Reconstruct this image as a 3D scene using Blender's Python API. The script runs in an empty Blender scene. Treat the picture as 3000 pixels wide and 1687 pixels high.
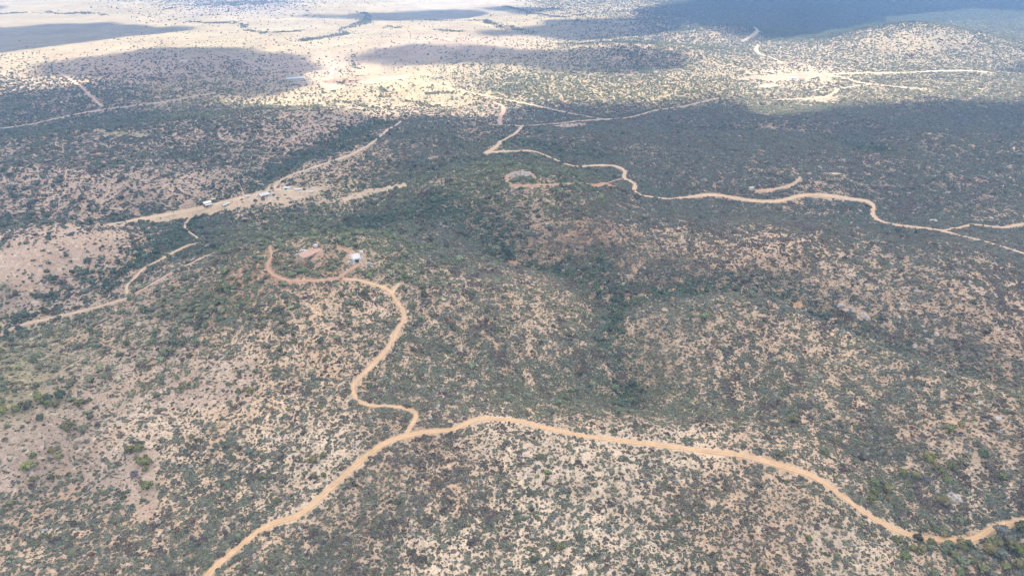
import bpy, math, random
import numpy as np
from mathutils import Vector, Euler

random.seed(11)
RNG = np.random.default_rng(7)
scn = bpy.context.scene
R = math.radians

# ------------------------------------------------------------------ camera, sky, sun, exposure
CAM_Z, PITCH, FPX = 330.0, R(28.0), 2000.0          # the photograph is 3000 px wide, focal length 2000 px
cam_d = bpy.data.cameras.new('camera')
cam_d.lens, cam_d.sensor_width = 24.0, 36.0
cam_d.clip_start, cam_d.clip_end = 1.0, 40000.0
cam = bpy.data.objects.new('camera', cam_d)
scn.collection.objects.link(cam)
cam.location = (0, 0, CAM_Z)
cam.rotation_euler = (R(90) - PITCH, 0, 0)
scn.camera = cam

SUN_DIR = Vector((-0.50, 0.30, 0.80)).normalized()  # towards the sun
SUN_EL = math.asin(SUN_DIR.z)
world = bpy.data.worlds.new('World')
scn.world = world
world.use_nodes = True
wn = world.node_tree.nodes
sky = wn.new('ShaderNodeTexSky')
sky.sky_type = 'NISHITA'
sky.sun_disc = False
sky.sun_elevation = SUN_EL
sky.sun_rotation = math.atan2(-SUN_DIR.x, SUN_DIR.y)
world.node_tree.links.new(sky.outputs[0], wn['Background'].inputs[0])
wn['Background'].inputs[1].default_value = 0.105

sun_d = bpy.data.lights.new('sun', 'SUN')
sun_d.energy, sun_d.angle, sun_d.color = 3.3, R(0.6), (1.0, 0.91, 0.77)
sun = bpy.data.objects.new('sun', sun_d)
scn.collection.objects.link(sun)
sun.rotation_euler = SUN_DIR.to_track_quat('Z', 'Y').to_euler()
sun.location = (0, 0, 3000)

scn.view_settings.view_transform = 'Standard'
scn.view_settings.look = 'None'
scn.view_settings.gamma = 1.0
scn.view_settings.use_curve_mapping = False
scn.view_settings.exposure = 1.68

cy = scn.cycles
cy.use_denoising = True
cy.max_bounces, cy.diffuse_bounces, cy.glossy_bounces = 6, 3, 1
cy.transmission_bounces, cy.volume_bounces, cy.transparent_max_bounces = 4, 1, 12
cy.use_adaptive_sampling = True
cy.adaptive_threshold = 0.015
cy.sample_clamp_indirect = 6.0

CLOUD_THIN = (0.86, 0.15)   # share of the light that passes a face of the near thin cloud, of the far thick ones
HAZE_DENSITY = 0.00013
HAZE_COLOR = (0.34, 0.58, 1.0, 1)

# ------------------------------------------------------------------ numpy noise and pixel geometry
def _hash(ix, iy, seed):
    h = (ix.astype(np.int64) * 374761393 + iy.astype(np.int64) * 668265263 + seed * 974634777) & 0xffffffff
    h = ((h ^ (h >> 13)) * 1274126177) & 0xffffffff
    return (h ^ (h >> 16)) & 0xffffffff

def gnoise(x, y, seed=0):
    ix, iy = np.floor(x), np.floor(y)
    fx, fy = x - ix, y - iy
    ux, uy = fx * fx * fx * (fx * (fx * 6 - 15) + 10), fy * fy * fy * (fy * (fy * 6 - 15) + 10)
    def g(dx, dy):
        a = _hash(ix + dx, iy + dy, seed) * (2 * math.pi / 4294967296.0)
        return np.cos(a) * (fx - dx) + np.sin(a) * (fy - dy)
    a, b, c, d = g(0, 0), g(1, 0), g(0, 1), g(1, 1)
    return ((a + (b - a) * ux) * (1 - uy) + (c + (d - c) * ux) * uy) * 1.5

def fbm(x, y, wl, octs=3, seed=0, gain=0.5):
    s, a, t = 0.0, 1.0, 0.0
    for k in range(octs):
        f = (2.03 ** k) / wl
        s = s + a * gnoise(x * f + 17.3 * k, y * f - 9.1 * k, seed + k)
        t += a
        a *= gain
    return s / t

def sstep(a, b, x):
    t = np.clip((x - a) / (b - a), 0, 1)
    return t * t * (3 - 2 * t)

CP, SP = math.cos(PITCH), math.sin(PITCH)

def ray(px, py):
    u, v = (np.asarray(px, float) - 1500) / FPX, (np.asarray(py, float) - 843.5) / FPX
    return u, CP - v * SP, -SP - v * CP

def on_plane(px, py, z=0.0):
    dx, dy, dz = ray(px, py)
    t = (z - CAM_Z) / dz
    return dx * t, dy * t

def project(x, y, z):
    zz = z - CAM_Z
    dep = np.maximum(y * CP - zz * SP, 1.0)
    return 1500 + FPX * x / dep, 843.5 - FPX * (y * SP + zz * CP) / dep, dep

# ------------------------------------------------------------------ the lie of the land
# hills: pixel of the summit, height, half sizes in metres across and along the view
HILLS = [
    (920, 748, 52, 135, 105), (1120, 770, 18, 90, 90), (620, 850, 16, 110, 80),
    (1530, 512, 52, 130, 105), (1380, 560, 22, 110, 100), (1790, 690, 34, 130, 80), (1600, 700, 14, 90, 80),
    (2240, 690, 26, 120, 80), (2480, 740, 24, 110, 80), (2750, 760, 26, 130, 80), (2950, 830, 20, 90, 70),
    (1480, 840, 26, 120, 65), (1300, 900, 12, 110, 80),
    (60, 690, 40, 170, 70), (300, 680, 26, 130, 60), (60, 1090, 16, 90, 70), (-120, 1190, 24, 80, 70),
    (1215, 388, 44, 170, 110), (1060, 470, 16, 120, 90),
    (850, 335, 34, 230, 110), (620, 400, 22, 190, 110), (300, 400, 26, 200, 110), (60, 440, 26, 190, 120),
    (330, 500, 24, 160, 80), (620, 520, 20, 120, 70),
    (1750, 420, 26, 180, 90), (2050, 400, 22, 180, 80), (2250, 440, 26, 170, 70), (2600, 480, 28, 190, 70),
    (2750, 400, 34, 220, 90), (2950, 420, 30, 200, 90), (2420, 350, 18, 180, 90), (2150, 520, 18, 150, 70),
    (2700, 66, 72, 190, 120), (2520, 100, 24, 220, 120), (2870, 120, 14, 180, 120),
    (2140, 74, 40, 120, 90), (1860, 128, 40, 190, 110), (1640, 150, 22, 220, 120), (1250, 128, 22, 330, 140),
    (1640, 70, 14, 380, 180), (1800, 50, 14, 300, 180),
    (860, 12, 22, 420, 160), (300, 16, 12, 600, 200), (1500, 20, 10, 500, 240), (2450, 30, 10, 420, 240), (2850, 10, 16, 420, 260),
    (520, 250, 14, 260, 160), (300, 170, 16, 420, 260), (900, 130, 12, 400, 220),
]
# ridges and valleys: polylines of pixels, height (negative = carved), half width in metres
LINES = [
    ([(980, 1310), (1180, 1275), (1400, 1232), (1700, 1270), (2050, 1312), (2380, 1385)], 20, 42),
    ([(380, 1270), (560, 1250), (800, 1240), (980, 1290)], 13, 40),
    ([(1960, 930), (2130, 905), (2300, 915), (2480, 1000), (2700, 1100), (2900, 1190), (3100, 1260)], 44, 44),
    ([(2560, 1220), (2760, 1290), (3000, 1330)], 12, 40),
    ([(1480, 790), (1650, 850), (1800, 900), (2000, 885), (2270, 890), (2370, 945), (2480, 985), (2700, 1075), (3000, 1130)], -22, 26),
    ([(1050, 690), (1250, 700), (1380, 740), (1480, 790)], -13, 34),
    ([(1750, 830), (1810, 950), (1790, 1030), (1830, 1150)], -9, 22),
    ([(2015, 384), (2155, 400), (2310, 427), (2446, 447), (2485, 481), (2560, 500)], -14, 26),
    ([(2543, 435), (2777, 466), (3000, 478), (3200, 490)], -14, 26),
    ([(1400, 455), (1500, 470), (1680, 500), (1760, 505)], -12, 26),
    ([(0, 672), (300, 655), (560, 625), (760, 575), (830, 530), (1000, 464), (1110, 405), (1160, 372)], -16, 34),
    ([(0, 985), (250, 905), (390, 865), (520, 800), (560, 700), (545, 640)], -12, 32),
    ([(1000, 500), (1100, 490), (1250, 470), (1400, 460)], -10, 30),
    ([(560, 1090), (420, 1010), (330, 950)], -5, 30),
    ([(1240, 1130), (1500, 1120), (1800, 1150)], -7, 32),
    ([(1850, 600), (2100, 620), (2400, 650), (2600, 700)], -8, 26),
    ([(1000, 100), (1020, 165), (1030, 205), (1060, 250)], -7, 50),
]
_h = []
for px, py, h, rx, ry in HILLS:
    h, rx, ry = (h * 1.35, rx, ry) if py > 300 else (h, rx, ry)
    x, y = on_plane(px, py, h)
    _h.append((float(x), float(y), h, rx, ry))
_l = []
for pts, h, w in LINES:
    a = np.array(pts, float)
    x, y = on_plane(a[:, 0], a[:, 1], max(h, 0) * 0.8)
    _l.append((np.stack([x, y], 1), h, w))

def seg_dist(x, y, P):
    best = np.full(x.shape, 1e12)
    for k in range(len(P) - 1):
        ax, ay = P[k]
        bx, by = P[k + 1]
        vx, vy = bx - ax, by - ay
        t = np.clip(((x - ax) * vx + (y - ay) * vy) / (vx * vx + vy * vy), 0, 1)
        best = np.minimum(best, (x - ax - t * vx) ** 2 + (y - ay - t * vy) ** 2)
    return np.sqrt(best)

def height(x, y):
    x, y = np.asarray(x, float), np.asarray(y, float)
    d = np.hypot(x, y)
    wx = x + 26 * fbm(x, y, 150, 2, 31)
    wy = y + 26 * fbm(x, y, 150, 2, 41)
    z = np.zeros_like(x)
    for hx, hy, h, rx, ry in _h:
        q = ((wx - hx) / rx) ** 2 + ((wy - hy) / ry) ** 2
        z += (h * np.exp(-0.5 * q)) ** 3
    for P, h, w in _l:
        if h > 0:
            q = seg_dist(wx, wy, P) / w
            z += (h * np.exp(-0.5 * q * q)) ** 3
    z = np.cbrt(z)                      # hills merge without piling up on each other
    for P, h, w in _l:
        if h < 0:
            q = seg_dist(wx, wy, P) / w
            z += h * np.exp(-0.5 * q * q)
    rough = np.clip(1.15 - d / 2600.0, 0.25, 1.0)
    z += rough * (9 * fbm(x, y, 260, 2, 3) + 8.5 * (0.35 - np.abs(fbm(x, y, 120, 3, 9))) + 1.6 * fbm(x, y, 34, 2, 15))
    far = sstep(4500, 11000, d)
    z += far * (150 * (0.5 + fbm(x, y, 2600, 3, 77)) + 20)
    z -= sstep(260, 0, d) * 40
    return z

def hit(px, py):
    """Where the line of sight through a pixel meets the land."""
    px, py = np.atleast_1d(np.asarray(px, float)), np.atleast_1d(np.asarray(py, float))
    dx, dy, dz = ray(px, py)
    n = np.sqrt(dx * dx + dy * dy + dz * dz)
    dx, dy, dz = dx / n, dy / n, dz / n
    t = np.full(px.shape, 220.0)
    done = np.zeros(px.shape, bool)
    for _ in range(900):
        gap = CAM_Z + dz * t - height(dx * t, dy * t)
        done |= gap < 0.05
        if done.all() or t.max() > 9000:
            break
        t = np.where(done, t, t + np.maximum(gap * 0.55, 0.03 + t * 1e-4))
    return dx * t, dy * t, height(dx * t, dy * t)

# ------------------------------------------------------------------ what grows where: a hand-drawn survey
SOIL = {
    'tan': (0.52, 0.37, 0.245), 'pale': (0.62, 0.48, 0.345), 'pink': (0.37, 0.28, 0.215), 'grass': (0.34, 0.27, 0.185),
    'purple': (0.40, 0.295, 0.22), 'olive': (0.29, 0.26, 0.145), 'red': (0.32, 0.18, 0.115), 'brown': (0.41, 0.30, 0.205),
    'dry': (0.33, 0.268, 0.165), 'straw': (0.34, 0.272, 0.16), 'white': (0.385, 0.33, 0.25), 'clay': (0.36, 0.285, 0.195), 'sand': (0.50, 0.38, 0.26),
    'orange': (0.44, 0.245, 0.14), 'grey': (0.30, 0.255, 0.25), 'field': (0.25, 0.27, 0.22),
}
VEG = {  # shrub colours
    'g': (0.148, 0.143, 0.102), 'b': (0.132, 0.112, 0.084), 'v': (0.122, 0.138, 0.078), 'y': (0.165, 0.158, 0.10),
    'd': (0.108, 0.117, 0.092), 'f': (0.045, 0.064, 0.066),
}
# x, y, soil, shrub cover, tree cover, shrub colour
CTRL = """
100 1600 tan .55 0 g;400 1600 tan .62 0 g;800 1600 tan .6 0 g;1050 1600 tan .62 0 b;1300 1600 pale .5 0 g;1600 1600 pale .48 0 g;1900 1600 pale .5 0 g;2200 1620 tan .52 0 b;2500 1600 pale .45 .02 g;2800 1620 tan .5 .14 g;2980 1600 tan .6 .18 d
50 1450 pink .35 .01 g;250 1420 pink .34 .01 g;600 1450 tan .6 0 g;850 1450 pale .52 .01 g;1150 1450 tan .64 .01 g;1400 1420 tan .66 0 b;1600 1400 pale .45 0 g;1750 1430 pale .38 0 g;2100 1500 tan .55 0 b;2300 1450 tan .6 0 g;2600 1450 tan .66 .03 g;2850 1450 pale .6 .03 g;2990 1450 tan .82 .02 d
80 1300 pink .12 .03 y;300 1300 pink .22 .02 g;430 1260 pale .42 0 g;600 1300 tan .5 0 g;900 1300 pale .5 .01 g;1250 1320 tan .62 0 b;1500 1300 pale .5 0 g;1900 1320 pale .5 0 g;2300 1300 tan .55 .01 g;2600 1300 tan .68 .02 b;2850 1300 tan .6 .02 g;2990 1250 tan .76 .01 b
40 1150 olive .25 .22 y;250 1150 pink .16 .04 y;450 1150 pink .42 .06 y;650 1150 tan .34 .02 g;900 1150 tan .55 .01 g;1200 1180 tan .62 .01 g;1600 1150 tan .66 .01 y;1900 1120 tan .62 0 y;2200 1150 tan .6 0 g;2500 1150 tan .64 0 g;2800 1150 tan .56 .01 y;2960 1150 tan .62 0 y
40 1000 olive .28 .09 y;250 1000 grass .3 .07 y;500 1020 pink .4 .09 y;800 1000 tan .55 .07 g;1200 1000 tan .62 .06 g;1500 1000 tan .68 .02 g;1720 1080 brown .78 .04 d;1900 1000 tan .72 .01 g;2200 1000 tan .6 0 b;2420 1060 tan .66 .01 y;2700 1090 brown .84 .02 d;2720 1000 tan .66 .01 g;2920 950 tan .68 .01 b
80 900 pink .2 .08 g;250 880 pink .13 .08 g;420 930 grass .45 .08 g;600 880 red .62 .3 v;900 900 tan .5 .24 g;1150 900 tan .56 .14 g;1400 900 tan .66 .03 g;1650 880 tan .64 .01 y;1850 900 tan .62 0 g;2000 890 brown .84 .05 d;2150 930 brown .6 .01 y;2300 885 brown .84 .06 d;2500 900 tan .58 .02 d;2750 880 tan .66 .01 g;2950 850 tan .66 .01 b
80 750 purple .05 .012 d;250 720 purple .05 .012 d;400 790 purple .3 .04 d;550 760 brown .6 .06 d;700 780 red .55 .34 v;900 790 red .52 .36 v;1150 780 brown .62 .32 v;1350 720 brown .72 .05 d;1500 770 tan .66 .02 g;1700 760 red .72 0 b;1850 740 brown .72 0 g;2050 760 tan .62 0 b;2300 750 tan .62 0 b;2500 770 tan .64 0 g;2800 760 tan .68 0 g;2980 760 brown .7 0 d
60 655 purple .4 .14 d;300 695 purple .14 .03 d;450 700 brown .52 .06 d;650 680 brown .66 .06 d;800 660 brown .52 .22 v;1000 680 brown .66 .36 v;1200 640 brown .7 .08 d;1450 660 brown .7 .06 d;1750 660 red .7 0 b;2000 650 tan .68 0 d;2250 640 tan .68 0 g;2500 640 tan .68 .01 d;2700 700 brown .76 .01 d;2900 640 tan .66 .03 g
100 560 purple .4 .09 d;300 550 purple .4 .08 d;550 560 purple .3 .06 d;750 600 sand .2 .03 d;1000 560 sand .25 .05 v;1150 580 brown .64 .14 v;1350 550 brown .66 .36 v;1600 580 brown .66 .18 v;1900 620 tan .72 .02 d;2200 540 brown .7 .01 d;2500 540 brown .72 .01 d;2800 560 brown .72 .01 d
100 450 purple .46 .12 d;400 430 purple .5 .12 d;700 430 purple .48 .08 d;900 450 purple .4 .06 d;1150 470 brown .66 .04 d;1300 440 brown .76 .06 d;1500 480 brown .7 .2 v;1700 430 brown .78 .03 d;2000 430 brown .78 .01 d;2300 430 brown .78 .01 d;2700 430 brown .75 0 d;2950 450 brown .78 0 d
100 330 purple .42 .18 d;300 350 purple .45 .18 d;600 350 purple .42 .14 d;900 370 purple .36 .08 d;1100 345 purple .10 .02 d;1250 395 brown .78 .08 d;1400 345 pink .14 .02 d;1600 340 purple .6 .06 d;1800 380 brown .76 .04 d;2100 370 brown .72 .03 d;2500 365 brown .77 .02 d;2900 340 brown .78 .02 d
100 285 purple .3 .24 d;300 280 purple .3 .28 d;600 295 straw .22 .16 y;800 280 dry .10 .04 y;1000 290 straw .06 .03 y;1300 290 straw .04 .02 y;1500 240 dry .4 .16 v;1700 260 straw .2 .14 y;2000 270 straw .22 .1 y;2300 280 dry .36 .04 y;2600 270 dry .4 .03 y;2900 260 dry .42 .03 y
100 220 dry .03 .02 d;300 210 purple .02 .01 d;500 205 purple .04 .05 d;700 230 purple .05 .12 d;900 205 purple .01 .012 d;1200 220 dry .01 .006 y;1400 200 dry .03 .05 d;1600 190 dry .06 .05 y;1850 180 purple .2 .3 d;2100 190 dry .22 .05 y;2350 215 sand .06 .02 y;2600 185 dry .28 .08 y;2850 190 dry .32 .04 y
200 140 dry 0 0 d;600 140 dry .01 .003 d;900 130 dry .01 .004 d;1200 150 purple .01 .008 d;1450 150 purple .01 .012 d;1750 150 dry .05 .07 d;1900 140 purple .2 .36 d;2100 150 dry .26 .05 y;2350 150 dry .26 .04 y;2700 110 dry .14 .03 y;2950 120 dry .34 .05 y
200 60 dry 0 0 d;700 60 dry 0 .001 d;1100 90 dry .0 .004 d;1500 90 dry .0 .003 d;1700 90 dry .01 .012 d;1900 90 dry .1 .06 d;2100 55 brown .4 .2 d;2350 70 brown .7 .6 f;2600 40 brown .7 .7 f;2900 60 dry .5 .2 d
200 10 dry 0 0 d;700 10 grey .10 .04 d;450 15 dry .02 .01 d;1000 20 dry .0 .005 d;1300 15 white 0 0 d;1800 20 dry .05 .05 d;2200 12 brown .6 .6 f;2700 5 brown .7 .8 f
"""
ROWS = np.array([10, 60, 130, 200, 285, 350, 450, 560, 660, 770, 890, 1000, 1150, 1300, 1450, 1600], float)
ctrl = []
for line in CTRL.replace('\n', ';').split(';'):
    f = line.split()
    if f:
        ctrl.append((float(f[0]), float(f[1]), *SOIL[f[2]], float(f[3]), float(f[4]), *VEG[f[5]]))
ctrl = np.array(ctrl)
MX0, MXS, MY0, MYS = -700.0, 12.0, -60.0, 6.0
gx, gy = np.meshgrid(MX0 + MXS * np.arange(368), MY0 + MYS * np.arange(312))

def rowc(y):
    return np.interp(y, ROWS, np.arange(len(ROWS)))
def survey():
    u, v = (gx / 210).ravel(), rowc(gy).ravel()
    cu, cv = ctrl[:, 0] / 210, rowc(ctrl[:, 1])
    out, wt = np.zeros((u.size, 8)), np.zeros(u.size)
    for k in range(len(ctrl)):
        d2 = (u - cu[k]) ** 2 + (1.15 * (v - cv[k])) ** 2
        w = np.exp(-d2 * 2.2) + 1e-6 / (d2 + 0.1) ** 2
        out += w[:, None] * ctrl[k, 2:]
        wt += w
    return (out / wt[:, None]).reshape(gx.shape + (8,))
MAP = survey()

def pip(x, y, poly):
    inside = np.zeros(x.shape, bool)
    n = len(poly)
    for i in range(n):
        x1, y1 = poly[i]
        x2, y2 = poly[(i + 1) % n]
        if y1 != y2:
            c = (y1 > y) != (y2 > y)
            inside ^= c & (x < (x2 - x1) * (y - y1) / (y2 - y1) + x1)
    return inside

# patches with an edge of their own: soil, shrub cover, tree cover (None = keep), outline in pixels
PATCHES = [
    ('pink', .05, 0, [(369, 1342), (400, 1318), (458, 1322), (466, 1436), (450, 1513), (408, 1533), (388, 1474), (373, 1397)]),
    ('pink', .24, .08, [(620, 1060), (760, 1050), (770, 1120), (640, 1190), (520, 1195), (480, 1120)]),
    ('sand', .02, .01, [(290, 664), (420, 645), (560, 618), (640, 595), (720, 570), (800, 549), (940, 548), (935, 568), (860, 590), (760, 592), (690, 612), (560, 640), (420, 655)]),
    ('sand', .02, .01, [(990, 582), (1080, 555), (1190, 535), (1185, 552), (1100, 568), (1010, 592)]),
    ('grey', .06, .02, [(1490, 512), (1508, 502), (1530, 499), (1552, 504), (1564, 514), (1550, 518), (1520, 519), (1500, 524)]),
    ('orange', .0, .0, [(1556, 512), (1566, 510), (1572, 518), (1560, 522)]),
    ('orange', .0, .0, [(1728, 540), (1770, 534), (1790, 545), (1822, 549), (1800, 552), (1750, 549)]),
    ('orange', .0, .0, [(1475, 764), (1500, 762), (1522, 774), (1515, 780), (1490, 772)]),
    ('orange', .04, .0, [(2330, 885), (2352, 880), (2356, 895), (2338, 910), (2325, 905)]),
    ('pink', .05, .0, [(1612, 372), (1650, 362), (1719, 360), (1716, 370), (1640, 376)]),
    ('clay', .0, .0, [(2120, 232), (2200, 222), (2300, 216), (2420, 213), (2440, 226), (2330, 236), (2230, 235)]),
    ('white', .0, .0, [(2215, 254), (2240, 246), (2280, 246), (2276, 257), (2240, 258)]),
    ('white', .0, .0, [(2308, 233), (2335, 229), (2352, 235), (2330, 238)]),
    ('white', .0, .0, [(2405, 232), (2430, 231), (2425, 237), (2405, 238)]),
    ('white', .0, .0, [(2535, 246), (2552, 242), (2560, 249), (2540, 252)]),
    ('clay', .06, .02, [(2250, 292), (2330, 290), (2400, 280), (2460, 283), (2460, 300), (2380, 298)]),
    ('white', .0, .0, [(940, 243), (990, 248), (1020, 262), (970, 264), (945, 255)]),
    ('white', .0, .0, [(1040, 240), (1100, 228), (1200, 218), (1195, 228), (1120, 240), (1060, 248)]),
    ('red', .01, .0, [(940, 238), (1000, 231), (1060, 234), (1040, 242), (960, 243)]),
    ('field', .0, .0, [(835, 222), (870, 220), (880, 236), (840, 236)]),
    ('olive', .1, .0, [(250, 378), (330, 384), (440, 398), (430, 404), (330, 396)]),
    ('orange', .0, .0, [(2210, 556), (2265, 548), (2275, 562), (2225, 568)]),
    ('pale', .1, .0, [(2410, 503), (2460, 505), (2475, 511), (2440, 512)]),
    ('white', .0, .0, [(1150, 30), (1250, 8), (1500, 3), (1490, 14), (1350, 28), (1200, 32)]),
]
# lines of trees along the dry washes of the plain
WASHES = [[(1060, 40), (1075, 62), (1020, 80), (1000, 95), (960, 102), (900, 125)], [(1130, 75), (1250, 85), (1350, 95)], [(1480, 22), (1560, 40), (1640, 55)],
          [(560, 60), (700, 66), (780, 100), (880, 88)], [(1020, 165), (1030, 205), (1000, 235)], [(1100, 255), (1180, 290), (1280, 310)], [(1150, 270), (1400, 275)],
          [(900, 300), (1000, 300), (1100, 320)], [(500, 30), (600, 22), (760, 25), (900, 30)], [(0, 40), (160, 36), (300, 42)], [(1250, 60), (1420, 66), (1540, 100)]]
WASHES = [np.stack(on_plane([p[0] for p in w], [p[1] for p in w], 6.0), 1) for w in WASHES]
_patch_xy = []
for soil, sc, tc, poly in PATCHES:
    cx_, cy_ = np.mean([p[0] for p in poly]), np.mean([p[1] for p in poly])
    _patch_xy.append((soil, sc, tc, poly))

CX0, CY0, CS = -3700.0, 100.0, 12.0
def curvature():
    X, Y = np.meshgrid(CX0 + CS * np.arange(616), CY0 + CS * np.arange(360))
    H = height(X, Y)
    def box(a, n):
        for _ in range(n):
            p = np.pad(a, 1, mode='edge')
            a = (p[:-2, 1:-1] + p[1:-1, 1:-1] + p[2:, 1:-1]) / 3
            p = np.pad(a, 1, mode='edge')
            a = (p[1:-1, :-2] + p[1:-1, 1:-1] + p[1:-1, 2:]) / 3
        return a
    return np.clip((H - box(H, 9)) / 2.2, -1.5, 1.5)
CURV = curvature()

def curv_at(x, y):
    u = np.clip((x - CX0) / CS, 0, CURV.shape[1] - 1.001)
    v = np.clip((y - CY0) / CS, 0, CURV.shape[0] - 1.001)
    iu, iv = u.astype(int), v.astype(int)
    fu, fv = u - iu, v - iv
    return (CURV[iv, iu] * (1 - fu) + CURV[iv, iu + 1] * fu) * (1 - fv) + (CURV[iv + 1, iu] * (1 - fu) + CURV[iv + 1, iu + 1] * fu) * fv

def lookup(x, y, z):
    """Soil colour, shrub cover, tree cover and shrub colour of the land at given places."""
    px, py, dep = project(x, y, z)
    py = np.where(dep < 60, 1700, py)
    wu = 70 * fbm(x, y, 120, 3, 51) * np.clip(700 / (dep + 200), 0.25, 1)
    wv = 46 * fbm(x, y, 120, 3, 61) * np.clip(500 / (dep + 200), 0.06, 1)
    u = np.clip((px + wu - MX0) / MXS, 0, MAP.shape[1] - 1.001)
    v = np.clip((py + wv - MY0) / MYS, 0, MAP.shape[0] - 1.001)
    iu, iv = u.astype(int), v.astype(int)
    fu, fv = (u - iu)[:, None], (v - iv)[:, None]
    m = (MAP[iv, iu] * (1 - fu) + MAP[iv, iu + 1] * fu) * (1 - fv) + (MAP[iv + 1, iu] * (1 - fu) + MAP[iv + 1, iu + 1] * fu) * fv
    m = m.copy()
    bare = np.zeros(x.shape)
    nz0 = fbm(x, y, 22, 3, 71, 0.6) * np.clip(900 / (dep + 100), 0.3, 1.2)
    for soil, sc, tc, poly in _patch_xy:
        xs, ys = [p[0] for p in poly], [p[1] for p in poly]
        near = (px > min(xs) - 25) & (px < max(xs) + 25) & (py > min(ys) - 15) & (py < max(ys) + 15)
        k = np.nonzero(near)[0]
        if len(k):
            amp = min(30.0, 6 + 0.10 * (max(xs) - min(xs)))
            ins = pip(px[k] + nz0[k] * amp, py[k] - nz0[k] * amp * 0.5, poly)
            k = k[ins]
            m[k, 0:3] = m[k, 0:3] * 0.25 + 0.75 * np.array(SOIL[soil]) if soil in ('white', 'pink', 'pale') else SOIL[soil]
            m[k, 3], m[k, 4] = sc, tc
            bare[k] = 1
    cv = curv_at(x, y)
    m[:, 3] = np.clip(m[:, 3] * (1.06 - 0.13 * cv), 0, 0.94)
    m[:, 4] = np.clip(m[:, 4] * (1 - 0.2 * cv), 0, 0.94)
    low = np.clip(-cv, 0, 1)[:, None]
    m[:, 5:8] = m[:, 5:8] * (1 - 0.35 * low) + np.array((0.08, 0.105, 0.07)) * 0.35 * low
    k = np.nonzero(dep > 1300)[0]
    if len(k):
        jx, jy = x[k] + 40 * fbm(x[k], y[k], 140, 2, 81), y[k] + 60 * fbm(x[k], y[k], 140, 2, 91)
        for P in WASHES:
            g = np.exp(-0.5 * (seg_dist(jx, jy, P) / 11.0) ** 2) * (0.5 + fbm(x[k], y[k], 120, 2, 95)).clip(0, 1)
            m[k, 4] = np.maximum(m[k, 4], 0.45 * g)
            m[k, 3] = np.maximum(m[k, 3], 0.35 * g)
    # drainages are thick with dark green growth
    for P, h, w in _l:
        if h < -8:
            d = seg_dist(x, y, P)
            k = np.exp(-0.5 * (d / (w * 0.45)) ** 2) * (1 - bare) * (m[:, 3] > 0.16)
            m[:, 3] = np.maximum(m[:, 3], np.minimum(0.92, m[:, 3] + 0.35 * k))
            m[:, 4] += 0.12 * k
            m[:, 5:8] = m[:, 5:8] * (1 - 0.75 * k[:, None]) + np.array((0.04, 0.08, 0.045)) * 0.75 * k[:, None]
    return m, px, py, dep

# ------------------------------------------------------------------ building helpers
def link(o):
    scn.collection.objects.link(o)
    return o

def tag(o, label=None, cat=None, group=None, kind=None):
    for k, v in (('label', label), ('category', cat), ('group', group), ('kind', kind)):
        if v:
            o[k] = v
    return o

def mesh_np(name, verts, faces, smooth=False):
    me = bpy.data.meshes.new(name)
    verts, faces = np.asarray(verts, np.float32), np.asarray(faces, np.int32)
    n, k = faces.shape
    me.vertices.add(len(verts))
    me.vertices.foreach_set('co', verts.ravel())
    me.loops.add(n * k)
    me.loops.foreach_set('vertex_index', faces.ravel())
    me.polygons.add(n)
    me.polygons.foreach_set('loop_start', np.arange(0, n * k, k, dtype=np.int32))
    me.polygons.foreach_set('use_smooth', np.full(n, smooth))
    me.update(calc_edges=True)
    return me

def col_attr(me, name, rgb):
    a = me.attributes.new(name, 'FLOAT_COLOR', 'POINT')
    c = np.ones((len(rgb), 4), np.float32)
    c[:, :3] = rgb
    a.data.foreach_set('color', c.ravel())

def flt_attr(me, name, v):
    a = me.attributes.new(name, 'FLOAT', 'POINT')
    a.data.foreach_set('value', np.asarray(v, np.float32))

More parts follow.
